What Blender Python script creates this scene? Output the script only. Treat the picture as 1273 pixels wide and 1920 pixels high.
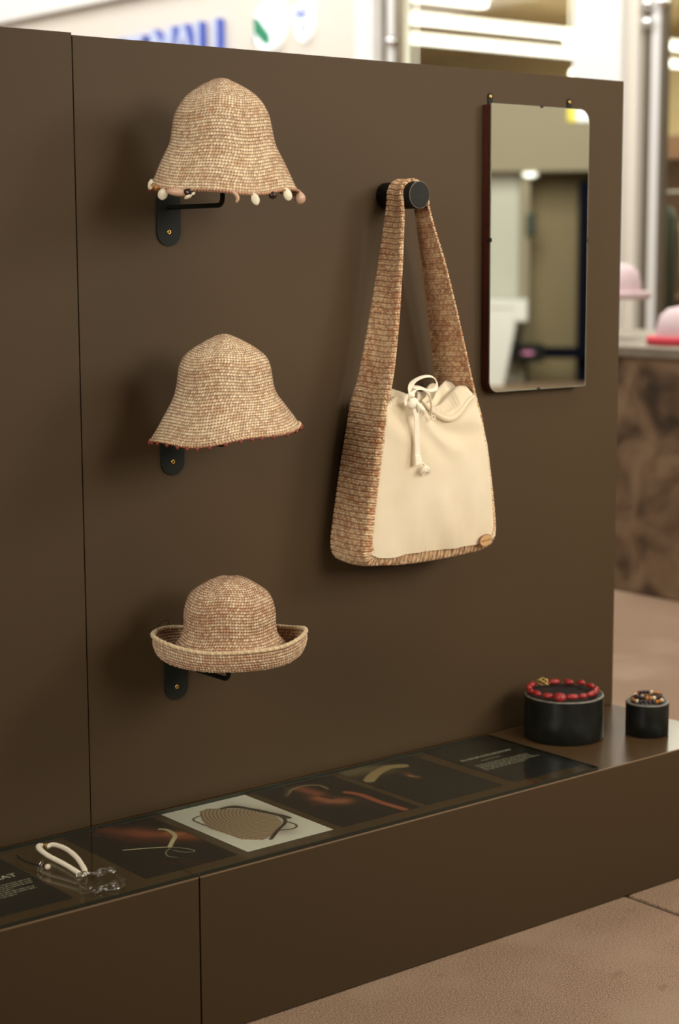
import bpy, bmesh, math, random
import numpy as np
from mathutils import Vector, Matrix

for o in list(bpy.data.objects): bpy.data.objects.remove(o)
SC = bpy.context.scene
COL = SC.collection
def V(*a): return Vector(a)

# ------------------------------------------------------------------ camera
FPX = 3353.0
fw = Vector((0.62331317, 0.76874707, -0.14320833)); rt = Vector((0.77640834, -0.63021917, -0.00372599)); up = Vector((0.09311698, 0.10886569, 0.98968555))
cd = bpy.data.cameras.new('camera'); cam = bpy.data.objects.new('camera', cd); COL.objects.link(cam); SC.camera = cam
M = Matrix((rt, up, -fw)).transposed().to_4x4(); M.translation = Vector((-1.76959984, -2.96869715, 1.43489254)); cam.matrix_world = M
cd.sensor_fit = 'VERTICAL'; cd.sensor_height = 36; cd.sensor_width = 24; cd.lens = 36 * FPX / 1920
cd.clip_end = 100; cd.clip_start = 0.05
cd.dof.use_dof = True; cd.dof.focus_distance = 3.52; cd.dof.aperture_fstop = 2.8

# ------------------------------------------------------------------ world, lights, exposure
w = bpy.data.worlds.new('world'); SC.world = w; w.use_nodes = True
bg = w.node_tree.nodes['Background']; bg.inputs[0].default_value = (1.0, 0.95, 0.84, 1); bg.inputs[1].default_value = 0.16
def area(name, loc, target, sx, sy, power, color=(1, .93, .83), spread=180):
    l = bpy.data.lights.new(name, 'AREA'); l.shape = 'RECTANGLE'; l.size = sx; l.size_y = sy; l.energy = power; l.color = color; l.spread = math.radians(spread)
    o = bpy.data.objects.new(name, l); COL.objects.link(o); o.location = loc
    o.rotation_euler = (Vector(target) - Vector(loc)).to_track_quat('-Z', 'Y').to_euler(); return o
area('key_light', (1.3, -4.4, 2.4), (1.1, 0, 1.45), 2.4, 1.4, 14.5, spread=50)
area('side_light', (3.0, -3.0, 2.6), (1.2, 0, .9), 1.0, 1.0, 15, spread=90)
area('left_light', (-3.4, -1.7, 2.3), (.6, -.1, 1.25), 1.6, 1.6, 17, spread=80)
area('ceiling_light', (1.1, -1.35, 3.7), (.9, -.6, 0), 2.4, 1.0, 32)
area('mall_light_near_shop', (3.4, 7.5, 4.7), (5.8, 7.8, 2.0), 14, 3, 450, (1, .98, .96))
area('shop_inner_light', (9.2, 6.0, 3.5), (9.2, 6.0, 0), 5, 7, 650, (1, .95, .82))
area('mall_light_over_counter', (2.9, 1.6, 4.6), (3.6, 1.6, 0.6), 1.6, 2.5, 70, (1, .93, .84))
area('mall_light_far', (9.0, -8.0, 3.9), (12.4, -11.2, 1.2), 2.5, 2.5, 300, (1, .97, .9))
SC.view_settings.view_transform = 'Standard'; SC.view_settings.look = 'None'; SC.view_settings.gamma = 1; SC.view_settings.use_curve_mapping = False
SC.view_settings.exposure = 0.0

# ------------------------------------------------------------------ materials
def lin(r, g, b):
    f = lambda c: (c / 255 / 12.92) if c / 255 <= .04045 else ((c / 255 + .055) / 1.055) ** 2.4
    return (f(r), f(g), f(b), 1)
def mat(name, c, rough=.6, metal=0, spec=.5, noise=None, bump=None, emit=None, vcol=False, sheen=0):
    """noise=(scale, amount, second colour) ; bump=(scale, strength, distance)"""
    m = bpy.data.materials.new(name); m.use_nodes = True; nt = m.node_tree; b = nt.nodes['Principled BSDF']
    b.inputs['Base Color'].default_value = c; b.inputs['Roughness'].default_value = rough; b.inputs['Metallic'].default_value = metal
    b.inputs['Specular IOR Level'].default_value = spec
    if sheen: b.inputs['Sheen Weight'].default_value = sheen
    tc = nt.nodes.new('ShaderNodeTexCoord')
    src = None
    if vcol:
        a = nt.nodes.new('ShaderNodeVertexColor'); a.layer_name = 'Col'; src = a.outputs[0]; nt.links.new(src, b.inputs['Base Color'])
    if noise:
        n = nt.nodes.new('ShaderNodeTexNoise'); n.inputs['Scale'].default_value = noise[0]; n.inputs['Detail'].default_value = 5
        nt.links.new(tc.outputs['Object'], n.inputs['Vector'])
        r = nt.nodes.new('ShaderNodeValToRGB'); r.color_ramp.elements[0].position = .35; r.color_ramp.elements[1].position = .68
        nt.links.new(n.outputs['Fac'], r.inputs[0])
        mx = nt.nodes.new('ShaderNodeMix'); mx.data_type = 'RGBA'; mx.inputs[6].default_value = c; mx.inputs[7].default_value = noise[2]
        if src: nt.links.new(src, mx.inputs[6])
        mu = nt.nodes.new('ShaderNodeMath'); mu.operation = 'MULTIPLY'; mu.inputs[1].default_value = noise[1]
        nt.links.new(r.outputs[0], mu.inputs[0]); nt.links.new(mu.outputs[0], mx.inputs[0]); nt.links.new(mx.outputs[2], b.inputs['Base Color'])
    if bump:
        n2 = nt.nodes.new('ShaderNodeTexNoise'); n2.inputs['Scale'].default_value = bump[0]; n2.inputs['Detail'].default_value = 3
        nt.links.new(tc.outputs['Object'], n2.inputs['Vector'])
        bp = nt.nodes.new('ShaderNodeBump'); bp.inputs['Strength'].default_value = bump[1]; bp.inputs['Distance'].default_value = bump[2]
        nt.links.new(n2.outputs['Fac'], bp.inputs['Height']); nt.links.new(bp.outputs[0], b.inputs['Normal'])
    if emit:
        b.inputs['Emission Color'].default_value = emit[0]; b.inputs['Emission Strength'].default_value = emit[1]
    return m
BROWN = lin(71, 55, 34)
M_panel = mat('brown_laminate', BROWN, .58, spec=.22, noise=(900, .35, lin(64, 49, 30)), bump=(1400, .12, .0004))
M_bench = mat('brown_laminate_satin', lin(84, 63, 39), .2, spec=.5, noise=(900, .35, lin(76, 59, 39)), bump=(1400, .06, .0003))
M_edge = mat('edge_band', lin(128, 104, 78), .4)
M_black = mat('black_powder_coat', lin(26, 28, 23), .6, spec=.2, bump=(2500, .2, .0003))
M_brass = mat('brass', lin(205, 165, 90), .3, 1)
M_dark = mat('dark_recess', lin(20, 18, 15), .8)
M_peg = mat('blackened_wood', lin(34, 33, 27), .6, spec=.2, noise=(60, .6, lin(24, 22, 20)), bump=(300, .35, .0012))
M_drum = mat('black_glazed_drum', lin(17, 18, 16), 3.8e-1, spec=.3, noise=(26, .7, lin(34, 36, 28)), bump=(90, .3, .001))
M_drumtop = mat('black_drum_top', lin(30, 28, 26), .55, bump=(200, .3, .0006))
M_drumrim = mat('drum_rim_highlight', lin(120, 112, 98), .35, noise=(80, .6, lin(60, 56, 50)))  # light caught by the drum's chamfer, painted in as a pale colour
M_crochet = mat('crochet_yarn', (1, 1, 1, 1), .75, spec=.25, vcol=True, sheen=.15, bump=(1800, .5, .0008))
M_cord = mat('cream_cord', lin(236, 224, 200), .75, bump=(1500, .5, .0008), spec=.25)
M_cloth = mat('cream_canvas', lin(222, 207, 178), .85, spec=.2, noise=(9, .5, lin(212, 192, 156)), bump=(1500, .35, .0006), sheen=.2)
M_leather = mat('tan_leather', lin(196, 155, 103), .6, noise=(300, .4, lin(180, 138, 88)))
M_leather_edge = mat('burnt_leather_edge', lin(110, 60, 38), .7)
M_ink = mat('burnt_print', lin(140, 98, 62), .8)
M_red = mat('coral_bead', lin(158, 42, 38), .35, noise=(120, .5, lin(128, 28, 30)))
M_dkbead = mat('dark_brown_bead', lin(46, 26, 20), .2)
M_amber = mat('amber_bead', lin(176, 112, 50), .22)
M_ivory = mat('ivory_bead', lin(220, 205, 180), .3)
M_redbr = mat('red_brown_bead', lin(122, 56, 38), .5)
M_shellw = mat('cream_shell', lin(226, 214, 184), .35)
M_shellp = mat('pink_shell', lin(196, 158, 130), .35, noise=(150, .5, lin(205, 170, 140)))
M_gold = mat('gold_wire', lin(200, 165, 95), .35, .9)
M_wood = mat('red_brown_frame', lin(84, 38, 28), .4, noise=(60, .5, lin(50, 24, 20)))
M_bevel = mat('mirror_edge_glass', lin(140, 142, 122), .15, spec=.8)
M_mirror = mat('mirror_silver', (.82, .85, .79, 1), .015, 1)
M_card = mat('printed_card', (1, 1, 1, 1), .5, vcol=True)
M_print = mat('white_print', lin(205, 195, 175), .6)
M_white = mat('white_wall', lin(240, 238, 232), .6)
M_white2 = mat('warm_white_wall', lin(228, 220, 205), .6)
M_metal = mat('bronze_frame_metal', lin(120, 108, 92), .35, .4)
M_alu = mat('aluminium', lin(228, 226, 220), .35, .1)
M_chrome = mat('chrome', (.9, .9, .9, 1), .1, 1)
M_blue = mat('blue_sign_face', lin(84, 106, 200), .5)
M_palesign = mat('pale_blue_sign_face', lin(196, 206, 236), .5)
M_green = mat('green_sign', lin(30, 140, 100), .5)
M_grey = mat('grey_sign', lin(150, 158, 165), .5)
M_whsign = mat('lit_sign_disc', lin(245, 248, 250), .4, emit=((.95, 1, 1, 1), .55))
M_lamp = mat('lamp_tube', (1, 1, 1, 1), .5, emit=((1, .98, .9, 1), 2.6))
M_spot = mat('warm_spot', (1, 1, 1, 1), .5, emit=((1, .75, .5, 1), 3))
M_shopin = mat('shop_interior', lin(176, 160, 120), .7)
M_shopin2 = mat('shop_shelf', lin(110, 80, 55), .6)
M_pink = mat('pale_pink_felt', lin(226, 202, 204), .8)
M_hot = mat('hot_pink_felt', lin(224, 74, 88), .8)
M_yel = mat('cream_garment_cloth', lin(226, 196, 140), .8)
M_beige = mat('far_beige_wall', lin(152, 141, 116), .7)
M_olive = mat('far_olive_wall', lin(140, 124, 90), .7)
M_navy = mat('navy_band', lin(12, 14, 28), .9, spec=.05)
M_yellow = mat('yellow_sign', lin(236, 214, 40), .5, emit=((.85, .7, .05, 1), .4))
M_magenta = mat('magenta_screen', lin(200, 120, 160), .4, emit=((.75, .3, .5, 1), .5))
M_grout = mat('joint_filler', lin(96, 80, 62), .9)

def floor_mat():
    m = mat('exposed_aggregate', lin(158, 124, 98), .75, spec=.25); nt = m.node_tree; b = nt.nodes['Principled BSDF']
    tc = nt.nodes.new('ShaderNodeTexCoord')
    def ns(s, d=4):
        n = nt.nodes.new('ShaderNodeTexNoise'); n.inputs['Scale'].default_value = s; n.inputs['Detail'].default_value = d; nt.links.new(tc.outputs['Object'], n.inputs['Vector']); return n
    def mix(f, a, c, lo, hi):
        r = nt.nodes.new('ShaderNodeMapRange'); r.inputs[1].default_value = lo; r.inputs[2].default_value = hi; nt.links.new(f, r.inputs[0])
        x = nt.nodes.new('ShaderNodeMix'); x.data_type = 'RGBA'; nt.links.new(r.outputs[0], x.inputs[0])
        for i, q in ((6, a), (7, c)):
            if isinstance(q, tuple): x.inputs[i].default_value = q
            else: nt.links.new(q, x.inputs[i])
        return x.outputs[2]
    fine = ns(300, 3); big = ns(3.0, 5); mid = ns(14, 3)
    c = mix(fine.outputs['Fac'], lin(118, 93, 72), lin(188, 158, 130), .34, .66)
    c = mix(big.outputs['Fac'], c, lin(180, 154, 130), .5, .85)
    c = mix(mid.outputs['Fac'], lin(138, 106, 82), c, .2, .34)
    nt.links.new(c, b.inputs['Base Color'])
    bp = nt.nodes.new('ShaderNodeBump'); bp.inputs['Strength'].default_value = .5; bp.inputs['Distance'].default_value = .0015
    nt.links.new(fine.outputs['Fac'], bp.inputs['Height']); nt.links.new(bp.outputs[0], b.inputs['Normal']); return m
M_floor = floor_mat()
def stone_mat():
    m = mat('mottled_stone', lin(126, 104, 82), .6); nt = m.node_tree; b = nt.nodes['Principled BSDF']
    tc = nt.nodes.new('ShaderNodeTexCoord'); n = nt.nodes.new('ShaderNodeTexNoise'); n.inputs['Scale'].default_value = 4.5; n.inputs['Detail'].default_value = 5; n.inputs['Distortion'].default_value = .8
    nt.links.new(tc.outputs['Object'], n.inputs['Vector']); r = nt.nodes.new('ShaderNodeValToRGB')
    e = r.color_ramp.elements; e[0].position = .34; e[0].color = lin(66, 52, 38); e[1].position = .62; e[1].color = lin(152, 126, 98)
    k = e.new(.46); k.color = lin(118, 94, 70)
    nt.links.new(n.outputs['Fac'], r.inputs[0]); nt.links.new(r.outputs[0], b.inputs['Base Color']); return m
M_stone = stone_mat()
def glass_sheet(name, tint, gl):
    m = bpy.data.materials.new(name); m.use_nodes = True; nt = m.node_tree; nt.nodes.clear()
    o = nt.nodes.new('ShaderNodeOutputMaterial'); t = nt.nodes.new('ShaderNodeBsdfTransparent'); t.inputs[0].default_value = tint
    g = nt.nodes.new('ShaderNodeBsdfGlossy'); g.inputs['Roughness'].default_value = gl
    lw = nt.nodes.new('ShaderNodeLayerWeight'); lw.inputs['Blend'].default_value = .5          # Facing at blend .5 is 1 - |cos|: Schlick's curve, the same for both sides of the sheet
    pw = nt.nodes.new('ShaderNodeMath'); pw.operation = 'POWER'; pw.inputs[1].default_value = 5; nt.links.new(lw.outputs['Facing'], pw.inputs[0])
    f = nt.nodes.new('ShaderNodeMath'); f.operation = 'MULTIPLY_ADD'; f.inputs[1].default_value = .96; f.inputs[2].default_value = .04; nt.links.new(pw.outputs[0], f.inputs[0])
    x = nt.nodes.new('ShaderNodeMixShader'); nt.links.new(f.outputs[0], x.inputs[0]); nt.links.new(t.outputs[0], x.inputs[1]); nt.links.new(g.outputs[0], x.inputs[2]); nt.links.new(x.outputs[0], o.inputs[0]); return m
M_glass = glass_sheet('clear_glass', (.965, .985, .94, 1), .03)
M_shopglass = glass_sheet('shop_glass', (.93, .95, .92, 1), .05)
M_glassedge = mat('green_glass_edge', lin(16, 30, 24), .12, spec=.7)
M_resin = bpy.data.materials.new('clear_resin'); M_resin.use_nodes = True
_b = M_resin.node_tree.nodes['Principled BSDF']; _b.inputs['Transmission Weight'].default_value = 1; _b.inputs['Roughness'].default_value = .04; _b.inputs['IOR'].default_value = 1.48; _b.inputs['Base Color'].default_value = (.97, .97, .93, 1)

# ------------------------------------------------------------------ object helpers
def thing(name, label, cat, loc=(0, 0, 0), rz=0, group=None):
    o = bpy.data.objects.new(name, None); o.empty_display_size = .05; COL.objects.link(o); o.location = loc; o.rotation_euler = (0, 0, rz)
    o['label'] = label; o['category'] = cat
    if group: o['group'] = group
    return o
def tag(o, label, cat, group=None):
    o['label'] = label; o['category'] = cat
    if group: o['group'] = group
    return o
def link(name, me, m=None, parent=None, label=None):
    o = bpy.data.objects.new(name, me); COL.objects.link(o)
    if m and not me.materials: me.materials.append(m)
    if parent: o.parent = parent
    if label: o['label'] = label
    return o
def smooth(me): me.polygons.foreach_set('use_smooth', [True] * len(me.polygons))
def bmobj(name, bm, m, parent=None, sm=False, label=None):
    bmesh.ops.recalc_face_normals(bm, faces=bm.faces)
    me = bpy.data.meshes.new(name); bm.to_mesh(me); bm.free()
    if sm: smooth(me)
    return link(name, me, m, parent, label)
def box(bm, x0, x1, y0, y1, z0, z1, bev=0):
    r = bmesh.ops.create_cube(bm, size=1)['verts']
    for v in r: v.co = Vector(((x0 + x1) / 2 + v.co.x * (x1 - x0), (y0 + y1) / 2 + v.co.y * (y1 - y0), (z0 + z1) / 2 + v.co.z * (z1 - z0)))
    if bev:
        es = list({e for v in r for e in v.link_edges}); bmesh.ops.bevel(bm, geom=es, offset=bev, segments=2, affect='EDGES', profile=.5)
def boxo(name, x0, x1, y0, y1, z0, z1, m, parent=None, bev=0, label=None):
    bm = bmesh.new(); box(bm, x0, x1, y0, y1, z0, z1, bev); return bmobj(name, bm, m, parent, label=label)
def struct(o): o['kind'] = 'structure'; return o
def tube(bm, pts, rad, n=10, closed=False, cap=True):
    pts = [Vector(p) for p in pts]; N = len(pts); rs = rad if isinstance(rad, (list, tuple)) else [rad] * N
    rings = []; prev = None
    for i, p in enumerate(pts):
        a = pts[(i - 1) % N] if (closed or i) else p; b = pts[(i + 1) % N] if (closed or i < N - 1) else p
        t = (b - a).normalized()
        if prev is None:
            q = Vector((0, 0, 1)) if abs(t.z) < .9 else Vector((1, 0, 0)); u = t.cross(q).normalized()
        else: u = (prev - t * prev.dot(t)).normalized()
        prev = u; v = t.cross(u)
        rings.append([bm.verts.new(p + (u * math.cos(2 * math.pi * k / n) + v * math.sin(2 * math.pi * k / n)) * rs[i]) for k in range(n)])
    for i in range(N if closed else N - 1):
        A = rings[i]; B = rings[(i + 1) % N]
        for k in range(n): bm.faces.new((A[k], A[(k + 1) % n], B[(k + 1) % n], B[k]))
    if cap and not closed: bm.faces.new(rings[0]); bm.faces.new(rings[-1])
def smoothpts(pts, n=6, closed=False):
    P = [Vector(p) for p in pts]; N = len(P); out = []
    rng = range(N if closed else N - 1)
    for i in rng:
        g = (lambda j: P[j % N]) if closed else (lambda j: P[min(max(j, 0), N - 1)])
        a, b, c, d = g(i - 1), g(i), g(i + 1), g(i + 2)
        for k in range(n):
            t = k / n; out.append(.5 * ((2 * b) + (c - a) * t + (2 * a - 5 * b + 4 * c - d) * t * t + (3 * b - a - 3 * c + d) * t ** 3))
    if not closed: out.append(P[-1])
    return out
def lathe(bm, prof, n=48, c=(0, 0, 0)):
    rings = []
    for r, z in prof:
        rings.append([bm.verts.new((c[0] + r * math.cos(2 * math.pi * k / n), c[1] + r * math.sin(2 * math.pi * k / n), c[2] + z)) for k in range(n)] if r > 1e-6 else [bm.verts.new((c[0], c[1], c[2] + z))])
    for A, B in zip(rings, rings[1:]):
        if len(A) == 1 and len(B) == 1: continue
        for k in range(n):
            if len(A) == 1: bm.faces.new((A[0], B[k], B[(k + 1) % n]))
            elif len(B) == 1: bm.faces.new((A[k], A[(k + 1) % n], B[0]))
            else: bm.faces.new((A[k], A[(k + 1) % n], B[(k + 1) % n], B[k]))
def extr(bm, outline, mapf, d0, d1):
    """outline: 2-D list ; mapf(u, v, d) -> 3-D point"""
    A = [bm.verts.new(mapf(u, v, d0)) for u, v in outline]; B = [bm.verts.new(mapf(u, v, d1)) for u, v in outline]
    n = len(outline); bm.faces.new(A); bm.faces.new(B[::-1])
    for i in range(n): bm.faces.new((A[i], A[(i + 1) % n], B[(i + 1) % n], B[i]))
def ball(name, r, sc=(1, 1, 1), seg=14, jitter=0, seed=1):
    bm = bmesh.new(); bmesh.ops.create_uvsphere(bm, u_segments=seg, v_segments=max(6, seg * 2 // 3), radius=r); rnd = random.Random(seed)
    for v in bm.verts: v.co = Vector((v.co.x * sc[0], v.co.y * sc[1], v.co.z * sc[2])) * (1 + rnd.uniform(-jitter, jitter))
    me = bpy.data.meshes.new(name); bm.to_mesh(me); bm.free(); smooth(me); return me
def textmesh(txt, size, depth, bold=0.0, spacing=1.0):
    cu = bpy.data.curves.new('text', 'FONT'); cu.body = txt; cu.size = size; cu.extrude = depth; cu.offset = bold; cu.space_character = spacing; cu.resolution_u = 3
    o = bpy.data.objects.new('text', cu); COL.objects.link(o); dg = bpy.context.evaluated_depsgraph_get(); dg.update()
    me = bpy.data.meshes.new_from_object(o.evaluated_get(dg)); bpy.data.objects.remove(o); bpy.data.curves.remove(cu); return me
def gridmesh(name, P, col=None, closed=False):
    n, m, _ = P.shape; mm = m if closed else m - 1
    me = bpy.data.meshes.new(name); me.vertices.add(n * m); me.vertices.foreach_set('co', P.astype(np.float32).ravel())
    i = np.arange(n - 1)[:, None]; j = np.arange(mm)[None, :]; j2 = (j + 1) % m
    F = np.stack([i * m + j + 0 * j2, i * m + j2, (i + 1) * m + j2, (i + 1) * m + j], -1).reshape(-1, 4); nf = len(F)
    me.loops.add(nf * 4); me.loops.foreach_set('vertex_index', F.astype(np.int32).ravel())
    me.polygons.add(nf); me.polygons.foreach_set('loop_start', np.arange(0, nf * 4, 4, dtype=np.int32)); me.polygons.foreach_set('loop_total', np.full(nf, 4, dtype=np.int32))
    me.update(calc_edges=True); me.polygons.foreach_set('use_smooth', np.ones(nf, dtype=bool))
    if col is not None:
        a = me.color_attributes.new('Col', 'FLOAT_COLOR', 'POINT'); c = np.ones((n * m, 4), np.float32); c[:, :3] = col.reshape(-1, 3); a.data.foreach_set('color', c.ravel())
    me.validate(); return me
def gridnormals(P, closed=False):
    du = np.gradient(P, axis=0)
    dv = (np.roll(P, -1, 1) - np.roll(P, 1, 1)) if closed else np.gradient(P, axis=1)
    N = np.cross(dv, du); return N / (np.linalg.norm(N, axis=-1, keepdims=True) + 1e-9)
L3 = lambda *c: np.array(lin(*c)[:3])

# ------------------------------------------------------------------ setting: floor
H = 0.3116; WX = 1.517; WT = 1.839; D = 0.3776
fl = struct(boxo('floor', -8, 16, -16, 16, -.12, -.006, M_grout))
sx = [-8, -4.0, 1.164, 6.33, 11.5, 16]; sy = [-16, -10.5, -4.6, 3.95 + 1.0, 10, 16]
for a in range(5):
    for b in range(5):
        o = boxo('floor_slab', sx[a] + .007, sx[a + 1] - .007, sy[b] + .007, sy[b + 1] - .007, -.05, 0, M_floor, fl, .003)

# ------------------------------------------------------------------ display partition and bench
part = thing('display_partition', 'freestanding dark brown display wall that hats, bag and mirror hang on', 'display wall', (0, 0, 0))
boxo('panel', .0015, WX, 0, .022, H + .001, WT, M_panel, part, .0008)
boxo('panel', -2.6, -.0015, -.002, .022, H + .001, WT + .004, M_panel, part, .0008)
boxo('core', -2.55, WX - .004, .022, .075, 0.002, WT - .004, M_dark, part)
boxo('back_panel', -2.6, WX, .075, .09, 0, WT, M_panel, part)
boxo('end_panel', WX - .004, WX, .0225, .0745, 0, WT, M_panel, part)

bench = thing('display_bench', 'low dark brown plinth bench running along the foot of the display wall', 'bench', (0, 0, 0))
for x0, x1 in ((-2.6, -.0018), (.0018, WX)):
    boxo('front_panel', x0, x1, -D, -D + .018, 0.003, H - .0025, M_panel, bench, .0008)
    boxo('edge_strip', x0, x1, -D - .0004, -D + .0022, H - .0022, H, M_edge, bench)
    boxo('top_panel', x0, x1, -D + .0024, .021, H - .018, H, M_bench, bench)
boxo('carcass', -2.55, WX - .02, -D + .02, .018, .0, H - .02, M_dark, bench)
boxo('end_panel', WX - .018, WX - .0005, -D + .019, .02, .0, H - .019, M_panel, bench)

# glass sheets over the cards
GZ0, GZ1 = H + .0012, H + .0072
for i, (x0, x1, lb) in enumerate(((-1.6, -.0012, 'clear green-edged glass sheet over the left cards, under the keychain'), (.0012, 1.0614, 'clear green-edged glass sheet over the right cards, ending beside the black drum'))):
    g = thing('glass_sheet', lb, 'glass', ((x0 + x1) / 2, -.2, GZ0), 0, 'glass sheets on the bench')
    mx, my = (x0 + x1) / 2, -.2; ya, yb = -.3746, -.0244
    e = .0008
    bm = bmesh.new()
    for z in (0, GZ1 - GZ0):
        v = [bm.verts.new((x - mx, y - my, z)) for x, y in ((x0, ya), (x1, ya), (x1, yb), (x0, yb))]; bm.faces.new(v if z else v[::-1])
    me = bpy.data.meshes.new('glass_pane'); bm.to_mesh(me); bm.free(); link('glass_pane', me, M_glass, g)
    bm = bmesh.new()
    A = [bm.verts.new((x - mx, y - my, 0)) for x, y in ((x0, ya), (x1, ya), (x1, yb), (x0, yb))]; B = [bm.verts.new((v.co.x, v.co.y, GZ1 - GZ0)) for v in A]
    for k in range(4):
        if k != (1, 3)[i]: bm.faces.new((A[k], A[(k + 1) % 4], B[(k + 1) % 4], B[k]))     # the two polished edges at the joint stay clear
    bmobj('glass_edge', bm, M_glassedge, g)

# ------------------------------------------------------------------ printed cards (flat print, painted on a fine vertex grid)
NU, NV = 200, 280
class Paint:
    def __init__(s, bgc, grad=None):
        s.V, s.U = np.meshgrid(np.linspace(0, 1, NV), np.linspace(0, 1, NU), indexing='ij'); s.W = .21; s.HH = .297
        s.C = np.ones((NV, NU, 3)) * L3(*bgc); s.rng = np.random.default_rng(3)
    def dist(s, pts):
        X = s.U * s.W; Y = s.V * s.HH; d = np.full(X.shape, 9.)
        for (a, b), (c, e) in zip(pts, pts[1:]):
            a, b, c, e = a * s.W, b * s.HH, c * s.W, e * s.HH; L = (c - a) ** 2 + (e - b) ** 2 + 1e-12
            t = np.clip(((X - a) * (c - a) + (Y - b) * (e - b)) / L, 0, 1); d = np.minimum(d, np.hypot(X - a - t * (c - a), Y - b - t * (e - b)))
        return d
    def mix(s, a, c): s.C = s.C * (1 - a[..., None]) + (L3(*c) if isinstance(c, tuple) else c) * a[..., None]
    def line(s, pts, wmm, c, soft=1.0, al=1.0):
        P = [tuple(p)[:2] for p in smoothpts([(a, b, 0) for a, b in pts], 6)]
        d = s.dist(P) * 1000; s.mix(al * np.clip((wmm / 2 + soft / 2 - d) / soft, 0, 1), c)
    def blob(s, pts, wmm, c, al=.8):
        d = s.dist(pts) * 1000; s.mix(al * np.exp(-(d / (wmm / 2)) ** 2), c)
    def poly(s, pts):
        ins = np.zeros(s.U.shape, bool); n = len(pts)
        for i in range(n):
            (x1, y1), (x2, y2) = pts[i], pts[(i + 1) % n]
            if y1 == y2: continue
            ins ^= ((y1 > s.V) != (y2 > s.V)) & (s.U < (x2 - x1) * (s.V - y1) / (y2 - y1) + x1)
        return ins.astype(float)
def card(x0, x1, paint, label, name='photo_print', cat='photo', group='photo prints under the glass', mesh_col=None):
    th = .0007; o = thing(name, label, cat, ((x0 + x1) / 2, -.175, H), 0, group)
    w2 = (x1 - x0) / 2; h2 = .1485
    U = np.linspace(-w2, w2, NU); Vv = np.linspace(h2, -h2, NV); P = np.zeros((NV, NU, 3)); P[..., 0] = U[None]; P[..., 1] = Vv[:, None]; P[..., 2] = th
    link('printed_face', gridmesh('printed_face', P, paint.C), M_card, o)
    boxo('card_stock', -w2, w2, -h2, h2, 0.0001, th - .0001, M_dark, o); return o
p = Paint((25, 20, 17))                                    # wrist with a beaded cord
p.blob([(.445, .031), (.55, .2), (.62, .3)], 42, (120, 60, 42), .9)
p.blob([(.62, .21), (.72, .33), (.84, .43), (.98, .5)], 50, (160, 84, 54), .95)
p.blob([(.40, .2), (.5, .36), (.72, .45)], 30, (84, 42, 30), .8)
p.blob([(.86, .36), (.93, .42)], 20, (206, 124, 86), .85); p.blob([(.52, .12), (.60, .22)], 10, (130, 72, 50), .6)
p.blob([(.36, .844), (.512, .883), (.632, .976)], 22, (58, 34, 24), .7); p.blob([(.25, .05), (.3, .12)], 8, (120, 70, 40), .5)
p.line([(.258, .462), (.355, .493), (.501, .542), (.612, .587)], 4, (226, 212, 176))
for q in np.linspace(0, 1, 1): p.line([(.858, .257), (.895, .289), (.892, .365), (.851, .444), (.754, .514), (.64, .598)], 9, (226, 208, 168))
p.line([(.64, .598), (.708, .661), (.76, .74), (.734, .773), (.655, .737), (.616, .667)], 2.2, (190, 182, 155)); p.line([(.61, .629), (.54, .662), (.485, .736), (.53, .8)], 2.2, (170, 160, 135))
card(-.0807, .1244, p, 'photo print of a hand wearing a pale cord bracelet on black, right of keychain')
p = Paint((246, 238, 228))                                # woven bag on white
p.blob([(.7, .2), (.86, .5), (.62, .8)], 60, (150, 128, 108), .6)
pl = p.poly([(.335, .114), (.456, .093), (.808, .32), (.839, .513), (.749, .664), (.47, .83), (.317, .868), (.169, .769), (.144, .575), (.121, .431), (.203, .277)])
st = .5 + .5 * np.sin(np.hypot((p.U - .9) * .21, (p.V - .45) * .297) * 2 * math.pi / .0078)
cc = L3(196, 166, 138)[None, None] * (1 - .6 * st[..., None]) + L3(120, 86, 64)[None, None] * .2 * st[..., None]
p.mix(pl, cc)
rg = random.Random(4)
for a, b in zip([(.144, .575), (.169, .769), (.317, .868), (.47, .83), (.121, .431)], [(.169, .769), (.317, .868), (.47, .83), (.6, .75), (.144, .575)]):
    for k in range(7):
        t = k / 7; x, y = a[0] + (b[0] - a[0]) * t, a[1] + (b[1] - a[1]) * t; p.blob([(x + rg.uniform(-.01, .01), y + rg.uniform(-.01, .01))] * 2, 5, (150, 84, 66), .8)
p.line([(.288, .19), (.148, .232), (.137, .387)], 5, (96, 74, 52))
p.line([(.566, .157), (.698, .171), (.772, .299), (.876, .534), (.893, .613)], 12, (58, 50, 32), 2)
p.line([(.639, .171), (.767, .275), (.858, .523), (.798, .659), (.591, .771), (.377, .891)], 8, (66, 48, 34), 2)
p.line([(.70, .2), (.80, .33), (.86, .5)], 10, (52, 46, 30), 3)
p.line([(.807, .665), (.812, .768), (.719, .813), (.582, .779)], 5, (80, 58, 42))
card(.1484, .3573, p, 'bright white photo print of a woven bag with dark handles')
p = Paint((27, 23, 20))                                   # person in a brimmed hat, arm stretched out
p.blob([(.452, .134), (.47, .24), (.483, .303)], 32, (150, 80, 58), .95); p.blob([(.399, .403), (.424, .49), (.537, .555)], 40, (168, 98, 70), .95)
p.blob([(.46, .38), (.5, .46)], 12, (32, 22, 18), .9); p.blob([(.40, .5), (.5, .57)], 10, (170, 110, 82), .7)
p.line([(.739, .412), (.8, .522), (.794, .739), (.826, .971)], 16, (172, 88, 62), 6); p.line([(.74, .43), (.78, .55), (.78, .72)], 4, (164, 92, 66), 4, .6)
p.line([(.193, .211), (.30, .15), (.358, .118), (.553, .1), (.675, .163), (.668, .258)], 8, (138, 118, 86), 2); p.blob([(.2, .2), (.362, .06)], 12, (80, 66, 48), .8)
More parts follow.
